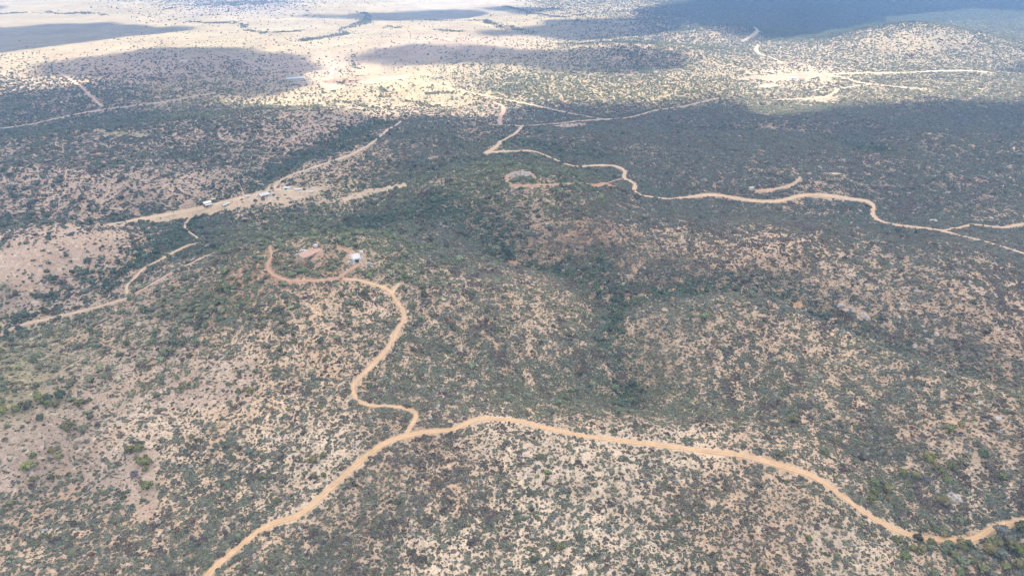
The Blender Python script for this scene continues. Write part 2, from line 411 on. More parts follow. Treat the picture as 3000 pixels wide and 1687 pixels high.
class NT:
    """A material and short ways to add nodes to it."""
    def __init__(self, name, rough=0.9, spec=0.15):
        self.m = bpy.data.materials.new(name)
        self.m.use_nodes = True
        self.n, self.l = self.m.node_tree.nodes, self.m.node_tree.links
        self.b = self.n['Principled BSDF']
        self.b.inputs['Roughness'].default_value = rough
        self.b.inputs['Specular IOR Level'].default_value = spec
    def add(self, t, **kw):
        nd = self.n.new(t)
        for k, v in kw.items():
            setattr(nd, k, v)
        return nd
    def put(self, sock, v):
        if hasattr(v, 'is_output'):
            self.l.new(v, sock)
        else:
            sock.default_value = v
    def noise(self, scale, detail=3, coord=None, rough=0.55):
        nd = self.add('ShaderNodeTexNoise')
        nd.inputs['Scale'].default_value = scale
        nd.inputs['Detail'].default_value = detail
        nd.inputs['Roughness'].default_value = rough
        if coord is not None:
            self.l.new(coord, nd.inputs['Vector'])
        return nd.outputs['Fac']
    def math(self, op, a, b=0.0, clamp=False):
        nd = self.add('ShaderNodeMath', operation=op, use_clamp=clamp)
        self.put(nd.inputs[0], a)
        self.put(nd.inputs[1], b)
        return nd.outputs[0]
    def ramp(self, v, a, b, lo=0.0, hi=1.0):
        nd = self.add('ShaderNodeMapRange')
        self.put(nd.inputs[0], v)
        for i, q in enumerate((a, b, lo, hi)):
            nd.inputs[i + 1].default_value = q
        return nd.outputs[0]
    def mix(self, f, a, b, mode='MIX'):
        nd = self.add('ShaderNodeMix', data_type='RGBA', blend_type=mode)
        self.put(nd.inputs[0], f)
        for s, v in ((6, a), (7, b)):
            self.put(nd.inputs[s], (*v, 1) if isinstance(v, tuple) and len(v) == 3 else v)
        return nd.outputs[2]
    def gain(self, colr, f):
        nd = self.add('ShaderNodeVectorMath', operation='SCALE')
        self.put(nd.inputs[0], colr)
        self.put(nd.inputs['Scale'], f)
        return nd.outputs[0]
    def attr(self, name, kind='GEOMETRY'):
        return self.add('ShaderNodeAttribute', attribute_name=name, attribute_type=kind)
    def bump(self, h, dist, strength=0.6):
        nd = self.add('ShaderNodeBump')
        nd.inputs['Strength'].default_value = strength
        nd.inputs['Distance'].default_value = dist
        self.l.new(h, nd.inputs['Height'])
        self.l.new(nd.outputs[0], self.b.inputs['Normal'])
    def color(self, v):
        self.put(self.b.inputs['Base Color'], (*v, 1) if isinstance(v, tuple) and len(v) == 3 else v)

def plain(name, rgb, rough=0.7, var=0.15, scale=1.5, spec=0.2, metal=0.0):
    t = NT(name, rough, spec)
    co = t.add('ShaderNodeTexCoord').outputs['Object']
    f = t.ramp(t.noise(scale, 4, co), 0.3, 0.7, 1 - var, 1 + var)
    t.color(t.gain((*rgb,), f))
    t.b.inputs['Metallic'].default_value = metal
    return t.m

# ------------------------------------------------------------------ materials of the land
def ground_material():
    t = NT('ground_soil', 0.95, 0.1)
    co = t.add('ShaderNodeNewGeometry').outputs['Position']
    soil = t.attr('soil').outputs['Color']
    cov = t.attr('cover').outputs['Fac']
    n1 = t.noise(0.03, 4, co)
    n2 = t.noise(0.25, 4, co)
    n3 = t.noise(1.3, 3, co)
    f = t.math('MULTIPLY', t.ramp(n1, 0.3, 0.7, 0.86, 1.14), t.ramp(n2, 0.3, 0.7, 0.88, 1.12))
    f = t.math('MULTIPLY', f, t.ramp(n3, 0.3, 0.7, 0.8, 1.18))
    f = t.math('MULTIPLY', f, t.ramp(t.noise(0.006, 5, co, 0.62), 0.35, 0.65, 0.80, 1.12))
    c = t.gain(soil, f)
    # leaf litter, low dry growth and bleached grit between the shrubs
    lit = t.math('MULTIPLY', t.ramp(t.noise(0.42, 4, co, 0.65), 0.46, 0.62), t.ramp(cov, 0.05, 0.8, 0.15, 0.75))
    c = t.mix(lit, c, (0.20, 0.15, 0.105))
    grit = t.math('MULTIPLY', t.ramp(t.noise(0.22, 5, co, 0.7), 0.54, 0.66), 0.6)
    c = t.mix(grit, c, (0.60, 0.49, 0.38))
    warm = t.math('MULTIPLY', t.ramp(t.noise(0.022, 3, co, 0.6), 0.55, 0.70), 0.4)
    c = t.mix(warm, c, (0.46, 0.28, 0.16))
    t.color(c)
    t.bump(t.noise(0.8, 5, co, 0.7), 0.5, 0.5)
    return t.m

def road_material():
    t = NT('graded_dirt', 0.95, 0.1)
    co = t.add('ShaderNodeNewGeometry').outputs['Position']
    base = t.attr('soil').outputs['Color']
    ac = t.attr('across').outputs['Fac']            # -1 .. 1 across the road
    n = t.noise(0.5, 4, co)
    n2 = t.noise(0.08, 3, co)
    a = t.math('ABSOLUTE', t.math('ADD', ac, t.ramp(n, 0.3, 0.7, -0.12, 0.12)))
    track = t.math('SUBTRACT', 1.0, t.math('MULTIPLY', t.math('ABSOLUTE', t.math('SUBTRACT', a, 0.42)), 5.0), True)
    f = t.math('MULTIPLY', t.ramp(n, 0.3, 0.7, 0.88, 1.1), t.ramp(n2, 0.3, 0.7, 0.9, 1.1))
    c = t.gain(base, f)
    c = t.mix(t.math("MULTIPLY", track, 0.6), c, (0.66, 0.48, 0.31))
    edge = t.ramp(a, 0.72, 0.98)
    c = t.mix(t.math('MULTIPLY', edge, 0.55), c, (0.46, 0.29, 0.17))
    t.color(c)
    t.bump(n, 0.12, 0.4)
    return t.m

def leaf_material(name, default, dark=0.42):
    t = NT(name, 0.8, 0.12)
    tint = t.attr('tint', 'INSTANCER').outputs['Color']
    co = t.add('ShaderNodeTexCoord').outputs['Object']
    rnd = t.add('ShaderNodeObjectInfo').outputs['Random']
    f = t.ramp(t.noise(2.6, 3, co, 0.7), 0.36, 0.64, dark, 1.65)  # random leaf tone, contrast widened to paint shading within each plant
    f = t.math('MULTIPLY', f, t.ramp(rnd, 0, 1, 0.82, 1.2))
    t.color(t.gain(tint, f))
    return t.m

M_GROUND, M_ROAD = ground_material(), road_material()
M_SHRUB, M_CROWN = leaf_material('scrub_leaves', 0), leaf_material('tree_leaves', 0, 0.6)
M_BARK = plain('bark', (0.16, 0.12, 0.09), 0.9)

def rock_material():
    t = NT('pale_granite', 0.85, 0.2)
    co = t.add('ShaderNodeNewGeometry').outputs['Position']
    rnd = t.add('ShaderNodeObjectInfo').outputs['Random']
    n = t.noise(0.9, 5, co, 0.65)
    c = t.mix(t.ramp(n, 0.35, 0.65), (0.30, 0.265, 0.235), (0.52, 0.465, 0.415))
    c = t.mix(t.math('MULTIPLY', t.ramp(t.noise(3.0, 3, co), 0.55, 0.7), 0.5), c, (0.24, 0.20, 0.17))
    t.color(t.gain(c, t.ramp(rnd, 0, 1, 0.8, 1.1)))
    t.bump(n, 0.3, 0.6)
    return t.m
M_ROCK = rock_material()

# ------------------------------------------------------------------ ground sheet
ROADS = []          # filled below; needed for clearing the growth

def catmull(P, step):
    P = np.asarray(P, float)
    P = np.vstack([2 * P[0] - P[1], P, 2 * P[-1] - P[-2]])
    out = []
    for k in range(1, len(P) - 2):
        p0, p1, p2, p3 = P[k - 1:k + 3]
        n = max(2, int(np.linalg.norm(p2 - p1) / step))
        s = np.linspace(0, 1, n, endpoint=False)[:, None]
        out.append(0.5 * (2 * p1 + (p2 - p0) * s + (2 * p0 - 5 * p1 + 4 * p2 - p3) * s ** 2 + (3 * p1 - p0 - 3 * p2 + p3) * s ** 3))
    return np.vstack(out + [P[-2][None]])

def build_ground():
    az = np.concatenate([np.linspace(-180, -62, 44, endpoint=False), np.linspace(-62, -43, 40, endpoint=False),
                         np.linspace(-43, 43, 620, endpoint=False), np.linspace(43, 62, 40, endpoint=False), np.linspace(62, 180, 44, endpoint=False)])
    rr = [0.5, 30, 70, 110, 150, 180, 205]
    while rr[-1] < 6000:
        rr.append(rr[-1] * 1.0058 + 0.1)
    while rr[-1] < 19000:
        rr.append(rr[-1] * 1.05)
    rr = np.array(rr)
    A, Rr = np.meshgrid(np.radians(az), rr)
    x, y = (Rr * np.sin(A)).ravel(), (Rr * np.cos(A)).ravel()
    z = height(x, y)
    global GROUND_LOW, GROUND_HIGH
    GROUND_LOW, GROUND_HIGH = float(z.min()), float(z.max())
    nr, na = len(rr), len(az)
    i = np.arange(nr - 1)[:, None] * na
    j = np.arange(na)[None, :]
    j2 = (j + 1) % na
    f = np.stack([i + j, i + j2, i + na + j2, i + na + j], -1).reshape(-1, 4)[:, ::-1]
    me = mesh_np('ground', np.stack([x, y, z], 1), f, True)
    m, px, py, dep = lookup(x, y, z)
    col_attr(me, 'soil', m[:, :3])
    flt_attr(me, 'cover', np.clip(m[:, 3] + m[:, 4], 0, 1))
    me.materials.append(M_GROUND)
    return tag(link(bpy.data.objects.new('ground', me)), 'rolling tan and reddish desert hills and grassland under the scrub', kind='structure')
build_ground()

# ------------------------------------------------------------------ dirt roads
ROAD_PX = [   # label, half width in metres, soil, pixels
    ('wide graded dirt road curving across the nearest hillside', 3.1, (0.53, 0.34, 0.185),
     [(590, 1720), (620, 1668), (655, 1638), (700, 1601), (757, 1555), (815, 1526), (868, 1514), (920, 1473), (978, 1421), (1036, 1368), (1083, 1328), (1130, 1295), (1188, 1276), (1258, 1264), (1328, 1258), (1374, 1234), (1421, 1226), (1514, 1232), (1584, 1248), (1665, 1269), (1793, 1287), (1933, 1304), (2073, 1322), (2189, 1337), (2283, 1363), (2376, 1392), (2434, 1427), (2492, 1470), (2562, 1520), (2632, 1555), (2713, 1575), (2818, 1582), (2871, 1572), (2912, 1543), (3000, 1528), (3080, 1500)]),
    ('narrower dirt road winding from the main road up to the hilltop house', 2.3, (0.52, 0.34, 0.195),
     [(1186, 1278), (1200, 1252), (1223, 1217), (1206, 1200), (1153, 1190), (1083, 1188), (1054, 1176), (1031, 1147), (1042, 1118), (1083, 1077), (1118, 1042), (1147, 1001), (1170, 955), (1188, 926), (1179, 903), (1159, 885), (1149, 858), (1120, 841), (1082, 829), (1043, 820), (1000, 817)]),
    ('short dirt stub forking off beside the hilltop driveway', 1.6, (0.50, 0.36, 0.24), [(1150, 860), (1158, 845), (1167, 833), (1172, 826)]),
    ('reddish loop drive circling the hilltop house', 1.6, (0.39, 0.225, 0.15),
     [(791, 719), (793, 736), (797, 752), (784, 771), (786, 792), (802, 806), (824, 816), (853, 823), (895, 824), (957, 820), (992, 815), (1007, 801), (1035, 787), (1050, 775), (1058, 762), (1052, 748), (1035, 738), (1012, 733), (981, 725)]),
    ('faint pinkish dirt road running up the valley from the picture edge', 2.8, (0.43, 0.315, 0.235),
     [(-60, 1000), (0, 982), (58, 953), (155, 932), (252, 908), (349, 881), (388, 864), (446, 831), (505, 796), (543, 780), (600, 752), (652, 730)]),
    ('sandy dirt track climbing from the valley fork to the ranch', 1.9, (0.50, 0.37, 0.25),
     [(375, 866), (372, 835), (400, 811), (408, 796), (446, 773), (505, 742), (551, 718), (578, 714), (583, 701), (559, 683), (541, 664), (551, 644), (563, 617)]),
    ('sandy ranch road along the valley floor past the barn', 3.0, (0.53, 0.41, 0.28),
     [(311, 660), (388, 646), (466, 633), (563, 615), (606, 606), (679, 586), (757, 569), (797, 556), (832, 558), (876, 561), (925, 560)]),
    ('pale track leading up the draw beyond the ranch', 2.2, (0.47, 0.37, 0.28),
     [(797, 556), (804, 550), (807, 541), (828, 525), (870, 508), (940, 484), (1000, 464), (1058, 439), (1105, 408), (1132, 383), (1155, 371), (1178, 352)]),
    ('straight dirt road slanting up to the ridge crossroads', 3.0, (0.50, 0.36, 0.24), [(1420, 451), (1447, 435), (1474, 412), (1509, 392), (1532, 369)]),
    ('long dirt road crossing the flat beyond the hills', 2.8, (0.48, 0.34, 0.23),
     [(1380, 362), (1427, 365), (1466, 367), (1544, 369), (1622, 363), (1699, 355), (1777, 350), (1835, 346), (1878, 336), (1921, 324), (1960, 318), (2000, 313), (2058, 299), (2109, 287)]),
    ('pale dirt road running back toward the far homesteads', 2.4, (0.43, 0.34, 0.24),
     [(1777, 350), (1757, 348), (1660, 330), (1583, 313), (1544, 305), (1466, 289), (1388, 274), (1291, 252), (1194, 233)]),
    ('short reddish cut road linking the crossroads with the plain', 3.0, (0.42, 0.27, 0.20), [(1466, 367), (1464, 350), (1474, 326), (1472, 311), (1443, 299)]),
    ('winding dirt road over the scrub hills below the crossroads', 3.2, (0.53, 0.38, 0.25),
     [(1427, 447), (1505, 443), (1552, 442), (1583, 449), (1622, 466), (1668, 484), (1699, 488), (1758, 484), (1796, 486), (1820, 493), (1831, 505), (1827, 522), (1851, 532), (1862, 544), (1856, 556), (1868, 567), (1893, 575), (1963, 582), (2012, 578), (2078, 571), (2136, 577), (2202, 588), (2272, 590), (2330, 577), (2369, 571), (2419, 573), (2485, 582), (2543, 590), (2559, 606), (2555, 627), (2575, 645), (2621, 658), (2738, 672), (2815, 691), (2893, 710), (3000, 743), (3100, 775)]),
    ('branch dirt road leaving the winding hill road at the picture edge', 2.2, (0.53, 0.37, 0.24), [(2760, 676), (2815, 666), (2854, 658), (2932, 666), (3000, 656), (3090, 650)]),
    ('red dirt track looping round the green hilltop pad', 1.7, (0.39, 0.22, 0.15),
     [(1566, 512), (1545, 504), (1520, 502), (1498, 507), (1487, 518), (1486, 532), (1498, 542), (1537, 545), (1582, 543), (1621, 541), (1657, 538), (1692, 537), (1730, 539), (1761, 542), (1800, 530), (1824, 524)]),
    ('old grassy road slanting through the far left woodland', 3.2, (0.38, 0.30, 0.25), [(-60, 385), (0, 377), (78, 367), (155, 350), (252, 330), (330, 318), (427, 307), (544, 289), (640, 270)]),
    ('straight reddish track down through the far left woodland', 2.2, (0.42, 0.31, 0.26), [(167, 210), (218, 241), (252, 268), (272, 289), (299, 313)]),
    ('thin straight track across the grey far plain', 2.2, (0.42, 0.32, 0.26), [(610, 142), (680, 167), (738, 185), (785, 204), (850, 203), (960, 199), (1000, 200), (1060, 207), (1130, 220)]),
    ('crooked sandy wash crossing the far plain', 3.4, (0.52, 0.43, 0.33), [(985, 194), (968, 205), (975, 216), (966, 222), (974, 232)]),
    ('bright pale road zigzagging up behind the far right slope', 4.2, (0.42, 0.34, 0.24), [(2208, 80), (2220, 91), (2204, 105), (2175, 122)]),
    ('bright road fragment on the far slope', 4.2, (0.42, 0.34, 0.24), [(2222, 132), (2214, 146), (2227, 159), (2264, 171), (2295, 188)]),
    ('bright dirt road running through the far right clearing', 3.8, (0.42, 0.34, 0.24), [(2371, 196), (2379, 210), (2427, 221), (2466, 227), (2524, 243), (2583, 250), (2660, 258), (2720, 262)]),
    ('pale lane curving below the far clearing', 3.0, (0.42, 0.34, 0.24), [(2520, 250), (2458, 262), (2431, 280), (2388, 289), (2330, 291), (2260, 294)]),
    ('broad pale strip along the foot of the far hill', 6.5, (0.42, 0.34, 0.24), [(2427, 218), (2544, 215), (2660, 213), (2777, 208), (2850, 209), (2909, 214)]),
    ('narrow drive to a lone homesite in the scrub', 1.3, (0.50, 0.35, 0.23), [(2210, 562), (2250, 556), (2287, 551), (2320, 540), (2340, 528), (2342, 514)]),
]
road_cells = []

def build_road(label, hw, soil, pts, lift):
    p = catmull(np.array(pts, float), 6.0)
    x, y, z = hit(p[:, 0], p[:, 1])
    dist = float(np.median(np.hypot(x, y)))
    hw *= 0.62 + 0.5 * float(sstep(650, 1300, np.float64(dist)))
    w = np.stack([x, y], 1)
    # drop jumps over hidden ground, then even spacing on the ground itself
    seg = [w[0]]
    for q in w[1:]:
        if 1.5 < np.linalg.norm(q - seg[-1]) < 260:
            seg.append(q)
    d = np.concatenate([[0], np.cumsum(np.linalg.norm(np.diff(seg, axis=0), axis=1))])
    seg = np.array(seg)
    s = np.arange(0, d[-1], 2.5)
    xy = np.stack([np.interp(s, d, seg[:, 0]), np.interp(s, d, seg[:, 1])], 1)
    k = np.ones(5) / 5
    if len(xy) > 12:
        pad = np.vstack([np.repeat(xy[:1], 2, 0), xy, np.repeat(xy[-1:], 2, 0)])
        xy = np.stack([np.convolve(pad[:, 0], k, 'valid'), np.convolve(pad[:, 1], k, 'valid')], 1)
    t = np.gradient(xy, axis=0)
    t /= np.linalg.norm(t, axis=1, keepdims=True) + 1e-9
    nrm = np.stack([-t[:, 1], t[:, 0]], 1)
    s = np.arange(len(xy)) * 2.5
    wid = hw * (1 + 0.16 * gnoise(s / 22, s * 0, len(pts)) + 0.22 * gnoise(s / 6, s * 0 + 3, len(pts)))
    wr = hw * (1 + 0.16 * gnoise(s / 19, s * 0 + 9, len(pts)) + 0.22 * gnoise(s / 7, s * 0 + 6, len(pts)))
    NA = 9
    ac = np.linspace(-1, 1, NA)
    V, C = [], []
    for a in ac:
        off = np.where(a < 0, a * wr, a * wid)[:, None] * nrm
        V.append(xy + off)
    V = np.stack(V, 1).reshape(-1, 2)
    a_all = np.tile(ac, len(xy))
    r = np.hypot(V[:, 0], V[:, 1])
    z = height(V[:, 0], V[:, 1]) + (lift + r * 2.2e-4) * np.where(np.abs(a_all) > 0.99, 0.2, 1.0)
    n = len(xy)
    i = np.arange(n - 1)[:, None] * NA
    j = np.arange(NA - 1)[None, :]
    f = np.stack([i + j, i + j + 1, i + NA + j + 1, i + NA + j], -1).reshape(-1, 4)[:, ::-1]
    me = mesh_np('dirt_road', np.column_stack([V, z]), f, True)
    col_attr(me, 'soil', np.tile(np.array(soil), (len(V), 1)))
    flt_attr(me, 'across', a_all)
    me.materials.append(M_ROAD)
    o = tag(link(bpy.data.objects.new('dirt_road', me)), label, kind='structure')
    keep = V[(np.abs(a_all) <= 1)]
    for dx in (-0.8, 0, 0.8):
        for dy in (-0.8, 0, 0.8):
            road_cells.append(np.round(keep + (dx, dy)).astype(np.int64))
    if dist > 620:      # verges kept low on the open side
        reach = 1.5 + dist / 420
        for f in (0.35, 0.7, 1.0):
            road_cells.append(np.round(keep - keep / np.linalg.norm(keep, axis=1, keepdims=True) * reach * f).astype(np.int64))
    return o
for k, (lab, hw, soil, pts) in enumerate(ROAD_PX):
    build_road(lab, hw, soil, pts, 0.10 + 0.012 * (k % 6))
road_codes = np.unique(np.concatenate(road_cells) @ np.array([1, 100003]))

def on_road(x, y, grow=0.0):
    bad = np.isin(np.round(np.stack([x, y], 1)).astype(np.int64) @ np.array([1, 100003]), road_codes)
    if grow:
        for a in range(6):
            o = (grow * math.cos(a * 1.047), grow * math.sin(a * 1.047))
            bad |= np.isin(np.round(np.stack([x + o[0], y + o[1]], 1)).astype(np.int64) @ np.array([1, 100003]), road_codes)
    return bad

# ------------------------------------------------------------------ clouds (they cast the shade seen on the land)
CLOUD_Z = 760.0
SHADE = [   # outlines of the shade on the land in pixels, strength
    (1.0, [(-300, 275), (0, 275), (60, 262), (150, 250), (230, 243), (330, 236), (430, 232), (560, 232), (640, 222), (760, 205), (830, 215), (900, 232), (860, 246), (780, 258), (700, 268), (590, 276), (480, 300), (470, 318), (560, 312), (700, 300), (800, 322), (960, 326), (1060, 336), (1130, 342), (1230, 346), (1330, 345), (1460, 338), (1480, 318), (1580, 316), (1700, 304), (1800, 300), (1960, 300), (2060, 290), (2120, 276), (2200, 276), (2220, 300), (2172, 345), (2250, 346), (2350, 338), (2440, 322), (2500, 312), (2600, 305), (2740, 298), (2900, 298), (3050, 292), (3400, 290), (3900, 330), (3900, 900), (5200, 1700), (-2200, 1700), (-900, 900), (-900, 300)]),
    (0.85, [(70, 205), (170, 180), (290, 160), (400, 146), (560, 140), (760, 143), (820, 158), (850, 175), (880, 190), (850, 205), (800, 216), (760, 222), (560, 236), (400, 238), (300, 232), (180, 216)]),
    (1.0, [(-400, 84), (0, 82), (150, 74), (280, 66), (400, 74), (520, 80), (490, 92), (400, 104), (250, 122), (120, 136), (0, 150), (-400, 160)]),
    (1.0, [(1020, 166), (1060, 152), (1180, 134), (1400, 132), (1540, 146), (1690, 152), (1760, 142), (1850, 132), (1960, 150), (2060, 160), (2040, 180), (1980, 192), (1860, 204), (1700, 205), (1560, 198), (1480, 178), (1380, 176), (1280, 190), (1120, 186), (1030, 180)]),
    (1.0, [(1415, 98), (1480, 84), (1600, 60), (1720, 58), (1850, 44), (1900, 70), (1920, 88), (1860, 98), (1740, 106), (1640, 112), (1560, 110), (1540, 102)]),
    (0.95, [(850, 46), (1000, 42), (1200, 40), (1300, 32), (1400, 30), (1380, 44), (1280, 54), (1100, 60), (950, 56)]),
    (0.9, [(1430, 26), (1520, 22), (1660, 26), (1640, 34), (1560, 40), (1480, 34)]),
    (1.0, [(1900, 30), (2010, 2), (2300, -18), (2800, -24), (3400, -24), (3400, 30), (3000, 32), (2860, 22), (2760, 28), (2640, 46), (2560, 60), (2440, 84), (2340, 104), (2240, 110), (2180, 100), (2090, 66), (2000, 66), (1880, 70), (1860, 48)]),
    (0.9, [(2960, 196), (3010, 186), (3200, 180), (3200, 212), (3000, 206)]),
    (0.8, [(-500, 8), (-100, 14), (60, 20), (20, 30), (-500, 40)]),
]
def build_clouds():
    cell = 22.0
    X0, X1, Y0, Y1 = -3800, 4300, -1100, 6000
    nx, ny = int((X1 - X0) / cell), int((Y1 - Y0) / cell)
    GX, GY = np.meshgrid(X0 + cell * np.arange(nx), Y0 + cell * np.arange(ny))
    mask = np.zeros(GX.shape)
    far = np.clip(GY / 1700, 0.6, 1.7)
    wx = GX + 170 * far * fbm(GX, GY, 300, 5, 201, 0.62)
    wy = GY + 70 * far * fbm(GX, GY, 300, 5, 211, 0.62)
    for k, (st, poly) in enumerate(SHADE):
        a = np.array(poly, float)
        a = np.vstack([a, a[:1]])
        n = np.maximum(1, (np.hypot(*np.diff(a, axis=0).T) / 40).astype(int))
        a = np.vstack([a[i] + (a[i + 1] - a[i]) * (np.arange(n[i]) / n[i])[:, None] for i in range(len(n))])
        x, y, z = hit(a[:, 0], np.minimum(a[:, 1], 1700))
        P = np.stack([x - SUN_DIR.x / SUN_DIR.z * z, y - SUN_DIR.y / SUN_DIR.z * z], 1)
        ins = pip(wx, wy, P)
        if k == 0:
            ins |= (GY < 700)
        mask = np.maximum(mask, st * ins)
    def blur(a, n):
        for _ in range(n):
            p = np.pad(a, 1, mode='edge')
            a = (p[:-2, 1:-1] + p[1:-1, 1:-1] + p[2:, 1:-1]) / 3
            p = np.pad(a, 1, mode='edge')
            a = (p[1:-1, :-2] + p[1:-1, 1:-1] + p[1:-1, 2:]) / 3
        return a
    soft = blur(mask, 4)
    soft = np.clip(soft + 1.3 * soft * (1 - soft) * 2 * fbm(GX, GY, 150, 4, 241, 0.7), 0, 1)
    soft[[0, -1], :] = 0
    soft[:, [0, -1]] = 0
    deep = blur(mask, 30)
    keep = soft > 0.06
    dens = sstep(0.06, 0.80, soft)
    ox, oy = SUN_DIR.x / SUN_DIR.z * CLOUD_Z, SUN_DIR.y / SUN_DIR.z * CLOUD_Z
    lump = 0.5 + 0.5 * fbm(GX, GY, 240, 4, 221)
    thick = np.clip(soft, 0, 1) ** 0.7 * (30 + 170 * deep * (0.45 + lump))
    top = CLOUD_Z + thick
    bot = CLOUD_Z - 10 * np.clip(soft, 0, 1) * (0.6 + fbm(GX, GY, 90, 2, 231)) - 1
    # each separate cloud is an object of its own
    lab = np.zeros(keep.shape, int)
    n = 0
    ky, kx = np.nonzero(keep)
    todo = set(zip(ky.tolist(), kx.tolist()))
    while todo:
        n += 1
        st = [todo.pop()]
        while st:
            a, b = st.pop()
            lab[a, b] = n
            for q in ((a + 1, b), (a - 1, b), (a, b + 1), (a, b - 1)):
                if q in todo:
                    todo.discard(q)
                    st.append(q)
    t = NT('cloud_vapour', 1.0, 0.0)
    for nd in list(t.n):
        if nd.type != 'OUTPUT_MATERIAL':
            t.n.remove(nd)
    out = [nd for nd in t.n if nd.type == 'OUTPUT_MATERIAL'][0]
    dif, trl, tra = t.add('ShaderNodeBsdfDiffuse'), t.add('ShaderNodeBsdfTranslucent'), t.add('ShaderNodeBsdfTransparent')
    dif.inputs[0].default_value = (0.9, 0.9, 0.9, 1)
    trl.inputs[0].default_value = (0.9, 0.9, 0.9, 1)
    m1, m2 = t.add('ShaderNodeMixShader'), t.add('ShaderNodeMixShader')
    t.l.new(t.attr('thinness').outputs['Fac'], m1.inputs[0])
    t.l.new(dif.outputs[0], m1.inputs[1]); t.l.new(trl.outputs[0], m1.inputs[2])
    t.l.new(t.attr('opacity').outputs['Fac'], m2.inputs[0])
    t.l.new(tra.outputs[0], m2.inputs[1]); t.l.new(m1.outputs[0], m2.inputs[2])
    t.l.new(m2.outputs[0], out.inputs[0])
    for c in range(1, n + 1):
        k = lab == c
        if k.sum() < 12:
            continue
        q = k[:-1, :-1] & k[1:, :-1] & k[:-1, 1:] & k[1:, 1:]
        iy, ix = np.nonzero(q)
        if not len(iy):
            continue
        full = np.zeros(k.shape, bool)
        full[iy, ix] = full[iy + 1, ix] = full[iy, ix + 1] = full[iy + 1, ix + 1] = True
        num = -np.ones(k.shape, int)
        num[full] = np.arange(full.sum())
        nb = full.sum()
        F = np.stack([num[iy, ix], num[iy, ix + 1], num[iy + 1, ix + 1], num[iy + 1, ix]], 1)
        # rim: edges used by one quad only
        E = np.concatenate([F[:, [0, 1]], F[:, [1, 2]], F[:, [2, 3]], F[:, [3, 0]]])
        code = E[:, 0] * 10 ** 7 + E[:, 1]
        rev = E[:, 1] * 10 ** 7 + E[:, 0]
        rim = E[~np.isin(code, rev)]
        x, y = GX[full] + ox, GY[full] + oy
        V = np.concatenate([np.stack([x, y, top[full]], 1), np.stack([x, y, bot[full]], 1)])
        side = np.stack([rim[:, 1], rim[:, 0], rim[:, 0] + nb, rim[:, 1] + nb], 1)
        faces = np.concatenate([F, F[:, ::-1] + nb, side])
        me = mesh_np('cloud', V, faces, True)
        th = CLOUD_THIN[0] + (CLOUD_THIN[1] - CLOUD_THIN[0]) * sstep(850, 1500, GY[full])
        flt_attr(me, 'thinness', np.concatenate([th, th]))
        flt_attr(me, 'opacity', np.concatenate([dens[full], dens[full]]))
        me.materials.append(t.m)
        tag(link(bpy.data.objects.new('cloud', me)), 'white cloud shading part of the land below', kind='structure')
build_clouds()

# ------------------------------------------------------------------ haze
def build_haze():
    z0, z1, w = GROUND_LOW - 1.0, max(CAM_Z + 8.0, GROUND_HIGH + 8.0), 19600.0
    V = [(x, y, z) for z in (z0, z1) for y in (-w, w) for x in (-w, w)]
    F = [(0, 2, 3, 1), (4, 5, 7, 6), (0, 1, 5, 4), (2, 6, 7, 3), (0, 4, 6, 2), (1, 3, 7, 5)]
    me = mesh_np('haze', V, F)
    m = bpy.data.materials.new('thin_haze')
    m.use_nodes = True
    n = m.node_tree.nodes
    n.remove(n['Principled BSDF'])
    v = n.new('ShaderNodeVolumePrincipled')
    v.inputs['Color'].default_value = HAZE_COLOR
    v.inputs['Density'].default_value = HAZE_DENSITY
    m.node_tree.links.new(v.outputs[0], n['Material Output'].inputs['Volume'])
    me.materials.append(m)
    tag(link(bpy.data.objects.new('haze', me)), 'thin bluish haze over the valley', kind='stuff')
build_haze()

# ------------------------------------------------------------------ plants: meshes
import bmesh
_ico = {}
def ico(sub):
    if sub not in _ico:
        bm = bmesh.new()
        bmesh.ops.create_icosphere(bm, subdivisions=sub, radius=1.0)
        bm.verts.ensure_lookup_table()
        _ico[sub] = (np.array([v.co[:] for v in bm.verts]), np.array([[v.index for v in f.verts] for f in bm.faces]))
        bm.free()
    return _ico[sub]

def lumps(centres, radii, sub, rng, jitter=0.28, squash=0.85):
    v0, f0 = ico(sub)
    V, F, n = [], [], 0
    for c, r in zip(centres, radii):
        v = v0 * (1 + jitter * rng.normal(size=(len(v0), 1)).clip(-1.5, 1.5)) * r
        v = v * np.array([rng.uniform(0.8, 1.25), rng.uniform(0.8, 1.25), squash * rng.uniform(0.8, 1.2)])
        V.append(v + c)
        F.append(f0 + n)
        n += len(v0)
    return np.vstack(V), np.vstack(F)

def leaf_cards(P, N, size, rng):
    """Small three-cornered leaf sprays standing off a crown."""
    V, F = [], []
    for k, (p, nrm) in enumerate(zip(P, N)):
        a = rng.normal(size=3)
        a -= nrm * a.dot(nrm) * 0.5
        a /= np.linalg.norm(a) + 1e-6
        b = np.cross(nrm, a) * 0.6 + nrm * 0.7
        s = size * rng.uniform(0.6, 1.4)
        V += [p - a * s * 0.5, p + a * s * 0.5, p + b * s]
        F.append([3 * k, 3 * k + 1, 3 * k + 2])
    return np.array(V), np.array(F)

